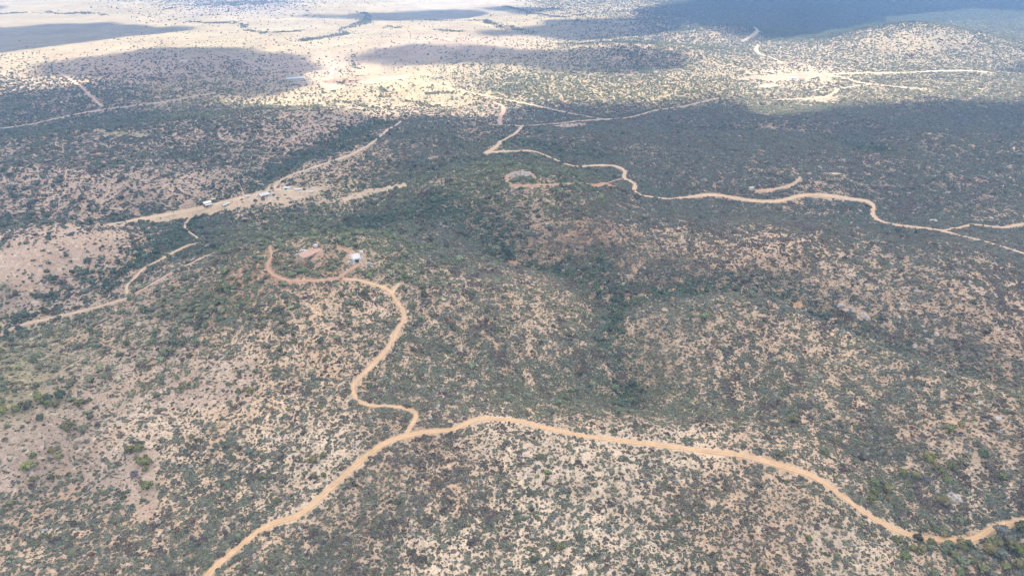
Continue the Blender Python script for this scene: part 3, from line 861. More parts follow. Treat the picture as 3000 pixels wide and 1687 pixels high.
def shrub_mesh(seed, n, cards, wide=1.0, tall=0.75):
    rng = np.random.default_rng(seed)
    ang = rng.uniform(0, 2 * math.pi, n)
    rad = np.sqrt(rng.uniform(0, 1, n)) * 0.72 * (1 + 0.25 * np.sin(ang * 2 + seed) + 0.12 * np.sin(ang * 5 + seed * 2))
    c = np.stack([rad * np.cos(ang) * wide, rad * np.sin(ang), tall * 0.72 * np.sqrt(np.clip(1.05 - rad ** 2 * 1.2, 0.05, 1)) * rng.uniform(0.35, 1.1, n)], 1)
    V, F = lumps(c, rng.uniform(0.18, 0.36, n) * (1.5 if n < 9 else 1.0), 1, rng, 0.22, 0.85)
    if cards:
        k = rng.integers(0, len(V), cards)
        N = V[k] - np.array([0, 0, 0.1])
        N /= np.linalg.norm(N, axis=1, keepdims=True) + 1e-6
        V2, F2 = leaf_cards(V[k], N, 0.2, rng)
        F = np.vstack([F, F2 + len(V)])
        V = np.vstack([V, V2])
    V[:, 2] = np.maximum(V[:, 2], -0.12)
    me = mesh_np('shrub', V, F)
    me.materials.append(M_SHRUB)
    return me

def tree_meshes(seed, n, cards):
    rng = np.random.default_rng(seed)
    u = rng.normal(size=(n, 3))
    u /= np.linalg.norm(u, axis=1, keepdims=True)
    u[:, 2] = np.where(u[:, 2] < -0.45, -u[:, 2], u[:, 2])
    rr = rng.uniform(0.45, 0.8, n)[:, None] * (1 + 0.18 * np.sin(3 * np.arctan2(u[:, 1], u[:, 0]) + seed))[:, None]
    c = u * rr * np.array([1, 1, 0.72]) + np.array([0, 0, 0.85])
    V, F = lumps(c, rng.uniform(0.2, 0.38, n) * (1.4 if n < 12 else 1.0), 1, rng, 0.2, 0.9)
    if cards:
        k = rng.integers(0, len(V), cards)
        N = V[k] - np.array([0, 0, 0.7])
        N /= np.linalg.norm(N, axis=1, keepdims=True) + 1e-6
        V2, F2 = leaf_cards(V[k], N, 0.19, rng)
        F = np.vstack([F, F2 + len(V)])
        V = np.vstack([V, V2])
    crown = mesh_np('crown', V, F)
    crown.materials.append(M_CROWN)
    # short forked trunk: tapered limbs
    TV, TF = [], []
    def limb(a, b, ra, rb):
        base = len(TV)
        for p, r in ((a, ra), (b, rb)):
            for q in range(6):
                TV.append((p[0] + r * math.cos(q * 1.047), p[1] + r * math.sin(q * 1.047), p[2]))
        for q in range(6):
            TF.append((base + q, base + (q + 1) % 6, base + 6 + (q + 1) % 6, base + 6 + q))
    limb((0, 0, -0.15), (0.02, 0, 0.35), 0.10, 0.075)
    for q in range(3):
        a = q * 2.1 + seed
        limb((0.02, 0, 0.30), (0.35 * math.cos(a), 0.35 * math.sin(a), 0.85), 0.06, 0.025)
    trunk = mesh_np('trunk', TV, TF)
    trunk.materials.append(M_BARK)
    # both in one mesh for the mass of trees
    nT = len(TV)
    TFt = np.array([(f[0], f[1], f[2]) for f in TF] + [(f[0], f[2], f[3]) for f in TF])
    both = mesh_np('tree', np.vstack([V, np.array(TV)]), np.vstack([F, TFt + len(V)]))
    both.materials.append(M_CROWN)
    both.materials.append(M_BARK)
    both.polygons.foreach_set('material_index', np.concatenate([np.zeros(len(F), np.int32), np.ones(len(TFt), np.int32)]))
    return crown, trunk, both

def boulder_mesh(seed):
    rng = np.random.default_rng(seed)
    v, f = ico(3)
    v = v.copy()
    for _ in range(7):      # knock flat faces off
        d = rng.normal(size=3)
        d /= np.linalg.norm(d)
        h = rng.uniform(0.55, 0.85)
        k = v @ d
        v -= np.clip(k - h, 0, None)[:, None] * d * 0.85
    v *= np.array([rng.uniform(0.9, 1.3), rng.uniform(0.75, 1.0), rng.uniform(0.5, 0.75)])
    v += 0.035 * rng.normal(size=v.shape)
    me = mesh_np('boulder', v, f, False)
    me.materials.append(M_ROCK)
    return me

SHRUB_NEAR = [shrub_mesh(100 + k, 20, 60, 1.0 + 0.25 * (k % 3), 0.62 + 0.1 * (k % 4)) for k in range(6)]
SHRUB_FAR = [shrub_mesh(140 + k, 7, 14, 1.0 + 0.2 * (k % 3), 0.8) for k in range(4)]
TREES = [tree_meshes(200 + k, 34, 110) for k in range(4)]
TREES_FAR = [tree_meshes(240 + k, 10, 24) for k in range(3)]
BOULDERS = [boulder_mesh(300 + k) for k in range(6)]

# ------------------------------------------------------------------ plants: where they stand
def scatter(d0, d1, step, seed):
    rng = np.random.default_rng(seed)
    xm = d1 * 0.98 + 60
    xs, ys = np.arange(-xm, xm, step), np.arange(d0 * 0.62, d1, step)
    X, Y = np.meshgrid(xs, ys)
    X = (X + rng.uniform(-0.42, 0.42, X.shape) * step).ravel()
    Y = (Y + rng.uniform(-0.42, 0.42, Y.shape) * step).ravel()
    D = np.hypot(X, Y)
    dep0 = Y * CP + CAM_Z * SP
    k = (D >= d0) & (D < d1) & (np.abs(X) < 0.75 * dep0 * 1.06 + 25)
    X, Y = X[k], Y[k]
    Z = height(X, Y)
    px, py, dep = project(X, Y, Z)
    k = (py < 1760) & (px > -150) & (px < 3150) & (py > -160)
    return X[k], Y[k], Z[k], rng

KEEP_CLEAR = []     # x, y, radius round buildings, filled before the plants are sown
SMALL_CLEAR = []    # the same as one-metre cells, for the many boulders

def clear_disc(x, y, r):
    g = np.arange(-math.ceil(r), math.ceil(r) + 1)
    a, b = np.meshgrid(g, g)
    k = a * a + b * b <= r * r
    SMALL_CLEAR.append(np.round(np.stack([x + a[k], y + b[k]], 1)).astype(np.int64))

def clear_of(x, y, grow=0.0):
    ok = np.ones(x.shape, bool)
    if SMALL_CLEAR:
        codes = np.unique(np.concatenate(SMALL_CLEAR) @ np.array([1, 100003]))
        ok &= ~np.isin(np.round(np.stack([x, y], 1)).astype(np.int64) @ np.array([1, 100003]), codes)
    for cx_, cy_, r in KEEP_CLEAR:
        ok &= (x - cx_) ** 2 + (y - cy_) ** 2 > (r + grow) ** 2
    return ok

def sow():
    S, T = [], []
    bands = [(200, 680, 0.86), (680, 1100, 1.12), (1100, 1700, 1.45), (1700, 2600, 1.75), (2600, 4300, 2.7)]
    for b, (d0, d1, r0) in enumerate(bands):
        X, Y, Z, rng = scatter(d0, d1, 1.22 * r0, 900 + b)
        m, px, py, dep = lookup(X, Y, Z)
        n1, n2 = fbm(X, Y, 6 + 4 * r0, 2, 301), fbm(X, Y, 60, 2, 311)
        c = m[:, 3]
        cl = np.clip(c * ((1.12, 1.22, 1.18, 1.05, 1.0)[b] + 0.5 * n1 + 0.15 * n2), 0, 0.93)
        r = r0 * np.exp(rng.normal(0, 0.42, X.size)).clip(0.4, 2.3)
        patch = n1 + 0.5 * n2
        r *= np.clip(0.92 + 0.5 * np.clip(patch, -0.4, 0.5), 0.65, 1.2)
        lam = -np.log(1 - cl) / (math.pi * 1.05 * r0 * r0)
        ok = rng.uniform(0, 1, X.size) < lam * (1.22 * r0) ** 2
        ok &= ~on_road(X, Y, 0.0)
        ok &= clear_of(X, Y)
        k = np.nonzero(ok)[0]
        tint = m[k, 5:8] * np.exp(rng.normal(0, 0.16, (k.size, 1)))
        tint = tint * np.exp(rng.normal(0, 0.05, (k.size, 3)))
        brown = (fbm(X[k], Y[k], 16, 2, 331) + 0.4 * fbm(X[k], Y[k], 90, 2, 341)) > 0.33
        q = rng.uniform(0, 1, k.size)
        near = 1.0 if b < 2 else 0.5
        brown |= q < 0.06 * near
        tint[brown] = np.array((0.108, 0.092, 0.070)) * np.exp(rng.normal(0, 0.2, (brown.sum(), 1)))
        yl = (q > 0.93) & ~brown
        tint[yl] = np.array((0.125, 0.125, 0.065)) * np.exp(rng.normal(0, 0.2, (yl.sum(), 1)))
        gr = (q > 0.90) & (q < 0.918) & (b < 3)
        tint[gr] = np.array((0.24, 0.225, 0.205)) * np.exp(rng.normal(0, 0.15, (gr.sum(), 1)))
        rd = (q > 0.918) & (q < 0.922) & (b < 3)
        tint[rd] = (0.12, 0.05, 0.04)
        r[k[brown]] *= 1.15
        kind = np.full(k.size, 'grey-green', dtype=object)
        kind[brown], kind[yl], kind[gr], kind[rd] = 'dark brown', 'yellow-green', 'bleached grey', 'reddish'
        idx = rng.integers(0, 6, k.size) if b == 0 else 6 + rng.integers(0, 4, k.size)
        hz = rng.uniform(0.7, 1.15, k.size)
        S.append((X[k], Y[k], Z[k], r[k], hz, tint, idx, dep[k], px[k], py[k], kind))
        # trees
        rt0 = (2.3, 2.4, 2.1, 1.7, 1.8)[b]
        X, Y, Z, rng = scatter(d0, d1, 1.5 * rt0, 950 + b)
        m, px, py, dep = lookup(X, Y, Z)
        n1 = fbm(X, Y, 34, 3, 351)
        tc = np.clip(m[:, 4] * (1 + 1.9 * n1), 0, 0.95)
        lam = -np.log(1 - tc) / (math.pi * rt0 * rt0)
        ok = rng.uniform(0, 1, X.size) < lam * (1.5 * rt0) ** 2
        ok &= ~on_road(X, Y, 2.2) & clear_of(X, Y, 2)
        k = np.nonzero(ok)[0]
        r = rt0 * np.exp(rng.normal(0, 0.24, k.size)).clip(0.5, 1.6)
        base = m[k, 5:8]
        dark = (base[:, 1] < 0.121)[:, None]
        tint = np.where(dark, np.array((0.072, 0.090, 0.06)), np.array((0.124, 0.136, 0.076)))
        tint = tint * (1.0, 1.0, 1.1, 1.3, 1.5)[b]  # farther bands lightened in colour to stand for sun on the crowns
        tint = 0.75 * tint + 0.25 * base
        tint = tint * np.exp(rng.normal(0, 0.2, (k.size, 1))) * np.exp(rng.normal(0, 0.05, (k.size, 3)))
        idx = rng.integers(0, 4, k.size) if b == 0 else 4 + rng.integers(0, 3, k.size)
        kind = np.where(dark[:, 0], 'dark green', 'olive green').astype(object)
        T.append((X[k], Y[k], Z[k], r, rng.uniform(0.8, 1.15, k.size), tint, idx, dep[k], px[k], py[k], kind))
    cat = lambda L: [np.concatenate([a[i] for a in L]) for i in range(11)]
    return cat(S), cat(T)

# ------------------------------------------------------------------ labels that single a thing out
MARKS = [
    ('the road fork', 1188, 1276), ('the sharp bend of the main road', 2860, 1575), ('the main road at the lower picture edge', 640, 1650),
    ('the bare reddish clearing', 415, 1430), ('the cracked pale boulder', 2795, 1453), ('the five round trees above the road', 2560, 1440),
    ('the S-bend of the hilltop driveway', 1060, 1160), ('the straight run of the main road', 1850, 1297), ('the hilltop house', 905, 745),
    ('the white garage', 1044, 760), ('the turnout on the main road', 835, 1528), ('the main road below the long bend', 2450, 1440),
    ('the barn in the valley', 606, 597), ('the valley road fork', 385, 862), ('the grassy slope at the picture edge', 60, 1150),
    ('the rocky gully', 2480, 900), ('the loop track on the green hill', 1530, 530), ('the driveway fork below the house', 1160, 862),
    ('the winding hill road bend', 2560, 610), ('the dark scrub by the bottom edge', 1250, 1670), ('the dry slope below the main road', 1650, 1430),
    ('the brown thicket below the road', 1650, 1560), ('the bottom right corner', 3000, 1687), ('the bottom left corner', 0, 1687), ('the brown slope in the middle', 2250, 980),
    ('the bottom edge under the dry slope', 1900, 1680), ('the bottom edge below the long bend', 2420, 1680), ('the scrub between clearing and road', 620, 1480),
    ('the right-hand hillside', 2900, 1280), ('the scrub inside the fork', 1000, 1560),
]
MXY = np.array([(m[1], m[2]) for m in MARKS], float)

def where(px, py):
    d = (MXY[:, 0] - px) ** 2 + ((MXY[:, 1] - py) * 1.4) ** 2
    k = int(np.argmin(d))
    dx, dy = px - MXY[k, 0], (py - MXY[k, 1]) * 1.4
    dist = math.hypot(dx, dy)
    a = math.degrees(math.atan2(-dy, dx)) % 360
    side = ['right of', 'above and right of', 'above', 'above and left of', 'left of', 'below and left of', 'below', 'below and right of'][int((a + 22.5) // 45) % 8]
    near = 'close' if dist < 60 else ('just' if dist < 130 else ('some way' if dist < 230 else 'well'))
    return f'{near} {side} {MARKS[k][0]}'

ORD = ['', 'second ', 'third ', 'fourth ', 'fifth ', 'sixth ', 'seventh ', 'eighth ', 'ninth ', 'tenth ', 'eleventh ', 'twelfth ', 'thirteenth ', 'fourteenth ', 'fifteenth ', 'sixteenth ', 'seventeenth ', 'eighteenth ', 'nineteenth ', 'twentieth ']
_seen = {}
def label_for(adj, noun, px, py):
    w = where(px, py)
    base = f'{adj} {noun} {w}'
    k = _seen.get(base, 0)
    _seen[base] = k + 1
    if k:   # told from its look-alikes by size, counted from the largest
        base = f'{ORD[min(k, 19)]}largest {adj} {noun} {w}'
    return ' '.join(base.split()[:16])

# ------------------------------------------------------------------ a mass of instances on points
def mass(name, label, meshes, X, Y, Z, r, hz, tint, idx, seed, sink):
    if len(X) == 0:
        return
    me = bpy.data.meshes.new(name)
    me.vertices.add(len(X))
    me.vertices.foreach_set('co', np.stack([X, Y, Z - sink * r], 1).astype(np.float32).ravel())
    col_attr(me, 'tint', tint)
    rng = np.random.default_rng(seed)
    for nm, v in (('size', np.stack([r, r, r * hz], 1)), ('turn', np.stack([rng.normal(0, 0.08, len(X)), rng.normal(0, 0.08, len(X)), rng.uniform(0, 6.28, len(X))], 1))):
        a = me.attributes.new(nm, 'FLOAT_VECTOR', 'POINT')
        a.data.foreach_set('vector', v.astype(np.float32).ravel())
    a = me.attributes.new('pick', 'INT', 'POINT')
    a.data.foreach_set('value', idx.astype(np.int32))
    o = tag(link(bpy.data.objects.new(name, me)), label, kind='stuff')
    g = bpy.data.node_groups.new(name + '_growth', 'GeometryNodeTree')
    g.interface.new_socket('Geometry', in_out='INPUT', socket_type='NodeSocketGeometry')
    g.interface.new_socket('Geometry', in_out='OUTPUT', socket_type='NodeSocketGeometry')
    N, L = g.nodes, g.links
    gi, go = N.new('NodeGroupInput'), N.new('NodeGroupOutput')
    inst = N.new('GeometryNodeInstanceOnPoints')
    join = N.new('GeometryNodeGeometryToInstance')
    # multi-input sockets order links newest first, so add the meshes backwards
    for k, m_ in enumerate(meshes):
        src = bpy.data.objects.new(f'{name}_sample', m_)
        oi = N.new('GeometryNodeObjectInfo')
        oi.inputs['Object'].default_value = src
        L.new(oi.outputs['Geometry'], join.inputs[0])
    def att(nm, dt):
        nd = N.new('GeometryNodeInputNamedAttribute')
        nd.data_type = dt
        nd.inputs[0].default_value = nm
        return [s for s in nd.outputs if s.enabled and s.name == 'Attribute'][0]
    L.new(gi.outputs[0], inst.inputs['Points'])
    L.new(join.outputs[0], inst.inputs['Instance'])
    inst.inputs['Pick Instance'].default_value = True
    L.new(att('pick', 'INT'), inst.inputs['Instance Index'])
    e2r = N.new('FunctionNodeEulerToRotation')
    L.new(att('turn', 'FLOAT_VECTOR'), e2r.inputs[0])
    L.new(e2r.outputs[0], inst.inputs['Rotation'])
    L.new(att('size', 'FLOAT_VECTOR'), inst.inputs['Scale'])
    L.new(inst.outputs[0], go.inputs[0])
    md = o.modifiers.new('growth', 'NODES')
    md.node_group = g
    return o

# ------------------------------------------------------------------ buildings, vehicles and yard things
class MB:
    """Collects simple solids into one mesh object."""
    def __init__(self):
        self.v, self.f = [], []
    def poly(self, pts, faces):
        b = len(self.v)
        self.v += [tuple(p) for p in pts]
        self.f += [tuple(b + i for i in q) for q in faces]
        return self
    def box(self, x0, x1, y0, y1, z0, z1):
        return self.poly([(x0, y0, z0), (x1, y0, z0), (x1, y1, z0), (x0, y1, z0), (x0, y0, z1), (x1, y0, z1), (x1, y1, z1), (x0, y1, z1)],
                         [(0, 3, 2, 1), (4, 5, 6, 7), (0, 1, 5, 4), (1, 2, 6, 5), (2, 3, 7, 6), (3, 0, 4, 7)])
    def prism(self, prof, y0, y1):       # profile in x, z swept along y
        n = len(prof)
        pts = [(p[0], y0, p[1]) for p in prof] + [(p[0], y1, p[1]) for p in prof]
        fs = [tuple(range(n)), tuple(range(2 * n - 1, n - 1, -1))] + [(i, i + n, (i + 1) % n + n, (i + 1) % n) for i in range(n)]
        return self.poly(pts, fs)
    def prism_x(self, prof, x0, x1):     # profile in y, z swept along x
        n = len(prof)
        pts = [(x0, p[0], p[1]) for p in prof] + [(x1, p[0], p[1]) for p in prof]
        fs = [tuple(range(n)), tuple(range(2 * n - 1, n - 1, -1))] + [(i, i + n, (i + 1) % n + n, (i + 1) % n) for i in range(n)]
        return self.poly(pts, fs)
    def tube(self, a, b, r0, r1=None, n=8):
        r1 = r0 if r1 is None else r1
        a, b = Vector(a), Vector(b)
        d = (b - a).normalized()
        u = d.orthogonal().normalized()
        w = d.cross(u)
        pts = []
        for p, r in ((a, r0), (b, r1)):
            for k in range(n):
                t = k * 2 * math.pi / n
                pts.append(p + u * r * math.cos(t) + w * r * math.sin(t))
        fs = [(k, (k + 1) % n, n + (k + 1) % n, n + k) for k in range(n)] + [tuple(range(n - 1, -1, -1)), tuple(range(n, 2 * n))]
        return self.poly(pts, fs)
    def build(self, name, mat, parent=None):
        me = bpy.data.meshes.new(name)
        me.from_pydata(self.v, [], self.f)
        bm = bmesh.new()
        bm.from_mesh(me)
        bmesh.ops.recalc_face_normals(bm, faces=bm.faces[:])
        bm.to_mesh(me)
        bm.free()
        me.materials.append(mat)
        o = link(bpy.data.objects.new(name, me))
        if parent:
            o.parent = parent
        return o

def metal_roof(name, rgb):
    t = NT(name, 0.45, 0.4)
    co = t.add('ShaderNodeTexCoord').outputs['Object']
    f = t.ramp(t.noise(0.8, 4, co), 0.3, 0.7, 0.86, 1.06)
    c = t.gain((*rgb,), f)
    c = t.mix(t.math('MULTIPLY', t.ramp(t.noise(2.5, 4, co), 0.58, 0.75), 0.35), c, (0.35, 0.26, 0.19))
    t.color(c)
    return t.m

MAT = {
    'roof_white': metal_roof('white_metal_roof', (0.54, 0.53, 0.515)), 'roof_cream': metal_roof('cream_metal_roof', (0.72, 0.66, 0.54)),
    'roof_blue': metal_roof('pale_blue_roof', (0.50, 0.60, 0.66)), 'roof_tan': plain('clay_tiles', (0.45, 0.29, 0.215), 0.85, 0.2, 3), 'roof_red': plain('red_roof', (0.36, 0.13, 0.09), 0.8, 0.2),
    'stucco': plain('tan_stucco', (0.46, 0.37, 0.29), 0.9), 'wood': plain('weathered_wood', (0.23, 0.17, 0.13), 0.9, 0.3, 4), 'maroon': plain('maroon_timber', (0.17, 0.055, 0.055), 0.9, 0.25, 3),
    'white': plain('white_paint', (0.6, 0.6, 0.58), 0.5, 0.05), 'glass': plain('dark_glass', (0.03, 0.035, 0.04), 0.1, 0.05, 1, 0.5), 'dark': plain('shadowed_interior', (0.05, 0.045, 0.045), 0.9),
    'rubber': plain('tyre_rubber', (0.03, 0.03, 0.03), 0.9), 'grey': plain('grey_metal', (0.35, 0.36, 0.38), 0.5, 0.15), 'silver': plain('silver_paint', (0.5, 0.54, 0.58), 0.35, 0.05),
    'water': plain('tank_water', (0.22, 0.36, 0.40), 0.08, 0.1, 1, 0.5), 'concrete': plain('pale_concrete', (0.5, 0.47, 0.43), 0.9), 'dung': plain('trampled_red_earth', (0.30, 0.19, 0.15), 0.95, 0.25, 0.6),
}

def at(px, py):
    x, y, z = hit(px, py)
    return float(x[0]), float(y[0]), float(z[0])

def root_at(name, label, cat, px, py, toward=None, yaw=None, group=None, clear=0, up=0.0):
    """An Empty on the ground under a pixel; its x axis points to a second pixel."""
    x, y, z = at(px, py)
    if toward:
        qx, qy = on_plane(toward[0], toward[1], z)
        yaw = math.atan2(float(qy) - y, float(qx) - x)
    o = bpy.data.objects.new(name, None)
    o.empty_display_size = 1.0
    link(o)
    c, s = math.cos(yaw or 0), math.sin(yaw or 0)
    low = min(float(height(x + c * a - s * b, y + s * a + c * b)) for a in (-clear * .5, 0, clear * .5) for b in (-clear * .4, 0, clear * .4)) if clear else z
    o.location = (x, y, (low + z) * 0.5 + up)
    o.rotation_euler = (0, 0, yaw or 0)
    tag(o, label, cat, group)
    if clear:
        KEEP_CLEAR.append((x, y, clear))
    return o

def window_part(root, x, y, z, w, h, axis='y', out=-1):
    """A framed window on a wall: frame proud of the wall, pane in it."""
    fr = MB()
    d = 0.06
    if axis == 'y':
        fr.box(x - w / 2, x + w / 2, y + (out * d if out < 0 else 0), y + (0 if out < 0 else out * d), z, z + h)
        f = fr.build('window', MAT['white'], root)
        MB().box(x - w / 2 + .1, x + w / 2 - .1, min(y + out * d * 1.5, y), max(y + out * d * 1.5, y), z + .1, z + h - .1).build('pane', MAT['glass'], f)
    else:
        fr.box(x + (out * d if out < 0 else 0), x + (0 if out < 0 else out * d), y - w / 2, y + w / 2, z, z + h)
        f = fr.build('window', MAT['white'], root)
        MB().box(min(x + out * d * 1.5, x), max(x + out * d * 1.5, x), y - w / 2 + .1, y + w / 2 - .1, z + .1, z + h - .1).build('pane', MAT['glass'], f)

def gable(root, L, W, H, rise, wall, roof, over=0.6, name='roof'):
    """Long axis on x, eaves along y."""
    MB().prism_x([(-W / 2, -1.0), (W / 2, -1.0), (W / 2, H), (0, H + rise), (-W / 2, H)], -L / 2, L / 2).build('wall', MAT[wall], root)
    k = rise / (W / 2)
    e, t = W / 2 + over, 0.22
    MB().prism_x([(-e, H - over * k + 0.03), (0, H + rise + 0.03), (e, H - over * k + 0.03), (e, H - over * k + t), (0, H + rise + t), (-e, H - over * k + t)], -L / 2 - over, L / 2 + over).build(name, MAT[roof], root)

def hilltop_house():
    h = root_at('ranch_house', 'low tan house with pinkish tiled roof on top of the hill', 'house', 906, 746, (944, 731), clear=12)
    L, W, H = 19.0, 9.0, 3.0
    gable(h, L, W, H, 1.5, 'stucco', 'roof_tan', 0.8)
    for x in (-7.2, -4.2, -1.2):
        window_part(h, x, -W / 2, 1.0, 1.6, 1.3)
    MB().box(-3.2, -2.2, -W / 2 - 0.08, -W / 2, 0, 2.1).build('door', MAT['wood'], h)
    for x in (3.0, 5.2, 7.4):     # the bright glazed bays at the right end of the front
        window_part(h, x, -W / 2, 0.5, 1.7, 2.0)
    for y in (-2, 2):
        window_part(h, -L / 2, y, 1.0, 1.5, 1.3, 'x', -1)
    for x in (-8.6, -5.8, -3.6, -0.2):
        MB().box(x - .1, x + .1, -W / 2 - 2.3, -W / 2 - 2.1, -1.0, 2.55).build('post', MAT['wood'], h)
    MB().prism_x([(-W / 2 - 2.5, 2.55), (-W / 2 - 0.85, 2.75), (-W / 2 - 0.85, 2.87), (-W / 2 - 2.5, 2.67)], -9, 0.4).build('porch_roof', MAT['wood'], h)
    MB().box(1.5, 2.4, 0.6, 1.5, 3.6, 5.6).build('chimney', MAT['stucco'], h)
    return h

def garage():
    g = root_at('garage', 'white arched metal garage with its dark front opening facing the road', 'garage', 1044, 760, (1059, 758), clear=9)
    W, L, H = 7.6, 10.0, 2.6
    MB().box(-W / 2, -W / 2 + .2, -L / 2, L / 2, -1, H).box(W / 2 - .2, W / 2, -L / 2, L / 2, -1, H).box(-W / 2 + .2, W / 2 - .2, L / 2 - .2, L / 2, -1, H).build('wall', MAT['white'], g)
    n = 10
    arc = [(-W / 2 * math.cos(math.pi * k / n) * 1.04, H + 1.5 * math.sin(math.pi * k / n)) for k in range(n + 1)]
    inn = [(a[0] * 0.97, a[1] - 0.12) for a in arc]
    MB().prism(arc + inn[::-1], -L / 2 - .3, L / 2 + .3).build('roof', MAT['roof_white'], g)
    MB().prism([(-W / 2 + .2, H), *[(a[0] * 0.94, a[1] - 0.1) for a in arc[1:-1]], (W / 2 - .2, H)], -L / 2 + .02, -L / 2 + .15).box(-W / 2 + .2, -1.7, -L / 2 + .02, -L / 2 + .15, -1, H).box(1.7, W / 2 - .2, -L / 2 + .02, -L / 2 + .15, -1, H).build('front_wall', MAT['white'], g)
    MB().box(-1.7, 1.7, -L / 2 + 2.0, -L / 2 + 2.1, -1, H).build('door', MAT['dark'], g)  # no door leaf: dark panel paints the shade inside the open bay
    for x in (-2.6, 2.6):
        window_part(g, x, -L / 2 + .02, 0.9, 0.9, 1.0)

def vehicle(label, cat, px, py, toward, paint, L=4.8, W=1.9, pickup=False, up=0.0):
    r = root_at('pickup_truck' if pickup else 'parked_car', label, cat, px, py, toward, clear=3.2, up=up)
    MB().prism_x([(-W / 2, .35), (W / 2, .35), (W / 2, .95), (W / 2 - .1, 1.05), (-W / 2 + .1, 1.05), (-W / 2, .95)], -L / 2, L / 2).build('body', MAT[paint], r)
    c0, c1 = (-0.2, 1.4) if pickup else (-L * 0.36, L * 0.2)
    MB().prism([(c0, 1.05), (c1 + .5, 1.05), (c1, 1.65), (c0 + .25, 1.68)], -W / 2 + .15, W / 2 - .15).build('cab', MAT[paint], r)
    MB().prism([(c0 + .12, 1.12), (c1 + .38, 1.12), (c1 - .02, 1.58), (c0 + .3, 1.6)], -W / 2 + .13, W / 2 - .13).build('window', MAT['glass'], r)
    if pickup:
        MB().box(-L / 2 + .15, c0 - .1, -W / 2 + .12, W / 2 - .12, 1.04, 1.07).build('bed', MAT['dark'], r)
    for sx in (-1, 1):
        for sy in (-1, 1):
            MB().tube((sx * L * .32, sy * (W / 2 - .22), .34), (sx * L * .32, sy * (W / 2 + .02), .34), .34, n=10).build('wheel', MAT['rubber'], r)
    return r

def trailer(label, px, py, toward, L, W=2.4, mat='white', cat='trailer'):
    r = root_at('camping_trailer', label, cat, px, py, toward, clear=L * .6)
    MB().prism_x([(-W / 2, .5), (W / 2, .5), (W / 2, 2.6), (W / 2 - .3, 2.85), (-W / 2 + .3, 2.85), (-W / 2, 2.6)], -L / 2, L / 2).build('body', MAT[mat], r)
    for x in (-L * .25, L * .2):
        window_part(r, x, -W / 2, 1.4, 1.0, .7)
    MB().box(-.4, .4, -W / 2 - .05, -W / 2, .5, 2.3).build('door', MAT['grey'], r)
    for s in (-1, 1):
        MB().tube((0.3, s * (W / 2 - .3), .36), (0.3, s * W / 2, .36), .36, n=10).build('wheel', MAT['rubber'], r)
    MB().box(L / 2, L / 2 + 1.2, -.08, .08, .45, .6).build('hitch', MAT['grey'], r)

def tank(label, px, py, rad, h, mat='white', stand=0.0):
    r = root_at('water_tank', label, 'water tank', px, py, yaw=0.4, clear=rad + .8)
    if stand:
        s = MB()
        for a in range(4):
            c_, s_ = math.cos(a * 1.571 + .78) * rad * 1.3, math.sin(a * 1.571 + .78) * rad * 1.3
            s.tube((c_, s_, -.6), (c_ * .8, s_ * .8, stand), .3, .25, 6)
        s.box(-rad * 1.25, rad * 1.25, -rad * 1.25, rad * 1.25, stand, stand + .3)
        s.build('stand', MAT['maroon'], r)
    z = stand + (.3 if stand else -.3)
    MB().tube((0, 0, z), (0, 0, z + h), rad, n=18).build('barrel', MAT[mat], r)
    MB().tube((0, 0, z + h), (0, 0, z + h + rad * .4), rad * 1.03, .2, 18).build('lid', MAT[mat], r)
    return r

def shed(name, label, cat, px, py, toward, L, W, H, rise, wall, roof, doors=1, lean=None, wins=1, clear=None):
    r = root_at(name, label, cat, px, py, toward, clear=clear or max(L, W) * .62)
    gable(r, L, W, H, rise, wall, roof, .4)
    if doors:
        MB().box(-L * .3, -L * .3 + min(2.6, L * .25), -W / 2 - .07, -W / 2, -.3, min(2.3, H - .2)).build('door', MAT['dark'], r)
    for k in range(wins):
        window_part(r, L * (0.05 + 0.36 * k / max(1, wins - .5)), -W / 2, 1.0, 1.2, min(1.1, H - 1.3))
    if lean:     # open lean-to with posts along the front
        w2, h2, mt = lean
        MB().prism_x([(-W / 2 - w2, h2), (-W / 2 - .05, h2 + .55), (-W / 2 - .05, h2 + .72), (-W / 2 - w2, h2 + .17)], -L / 2, L / 2).build('lean_to_roof', MAT[mt], r)
        for k in range(4):
            x = -L / 2 + .2 + (L - .4) * k / 3
            MB().box(x - .09, x + .09, -W / 2 - w2 + .1, -W / 2 - w2 + .28, -1, h2).build('post', MAT['wood'], r)
    return r

def rail_fence(name, label, pts, closed=True, rails=2, h=1.3, mat='wood'):
    """Posts and rails through ground points (world x, y)."""
    P = [Vector((x, y, float(height(x, y)))) for x, y in pts]
    c = sum(P, Vector()) / len(P)
    r = bpy.data.objects.new(name, None)
    link(r)
    r.location = c
    tag(r, label, 'fence')
    n = len(P)
    for k in range(n):
        p = P[k] - c
        MB().tube(p + Vector((0, 0, -.3)), p + Vector((0, 0, h)), .12, .11, 6).build('post', MAT[mat], r)
        if closed or k < n - 1:
            q = P[(k + 1) % n] - c
            for j in range(rails):
                z = Vector((0, 0, h * (0.45 + 0.45 * j)))
                MB().tube(p + z, q + z, .07, .07, 5).build('rail', MAT[mat], r)
    return r

def utility_pole(label, px, py):
    r = root_at('utility_pole', label, 'utility pole', px, py, yaw=0.5, group='utility poles along the ranch road')
    MB().tube((0, 0, -.5), (0, 0, 9.0), .17, .12, 8).build('pole', MAT['wood'], r)
    MB().box(-1.2, 1.2, -.07, .07, 8.2, 8.36).build('crossarm', MAT['wood'], r)

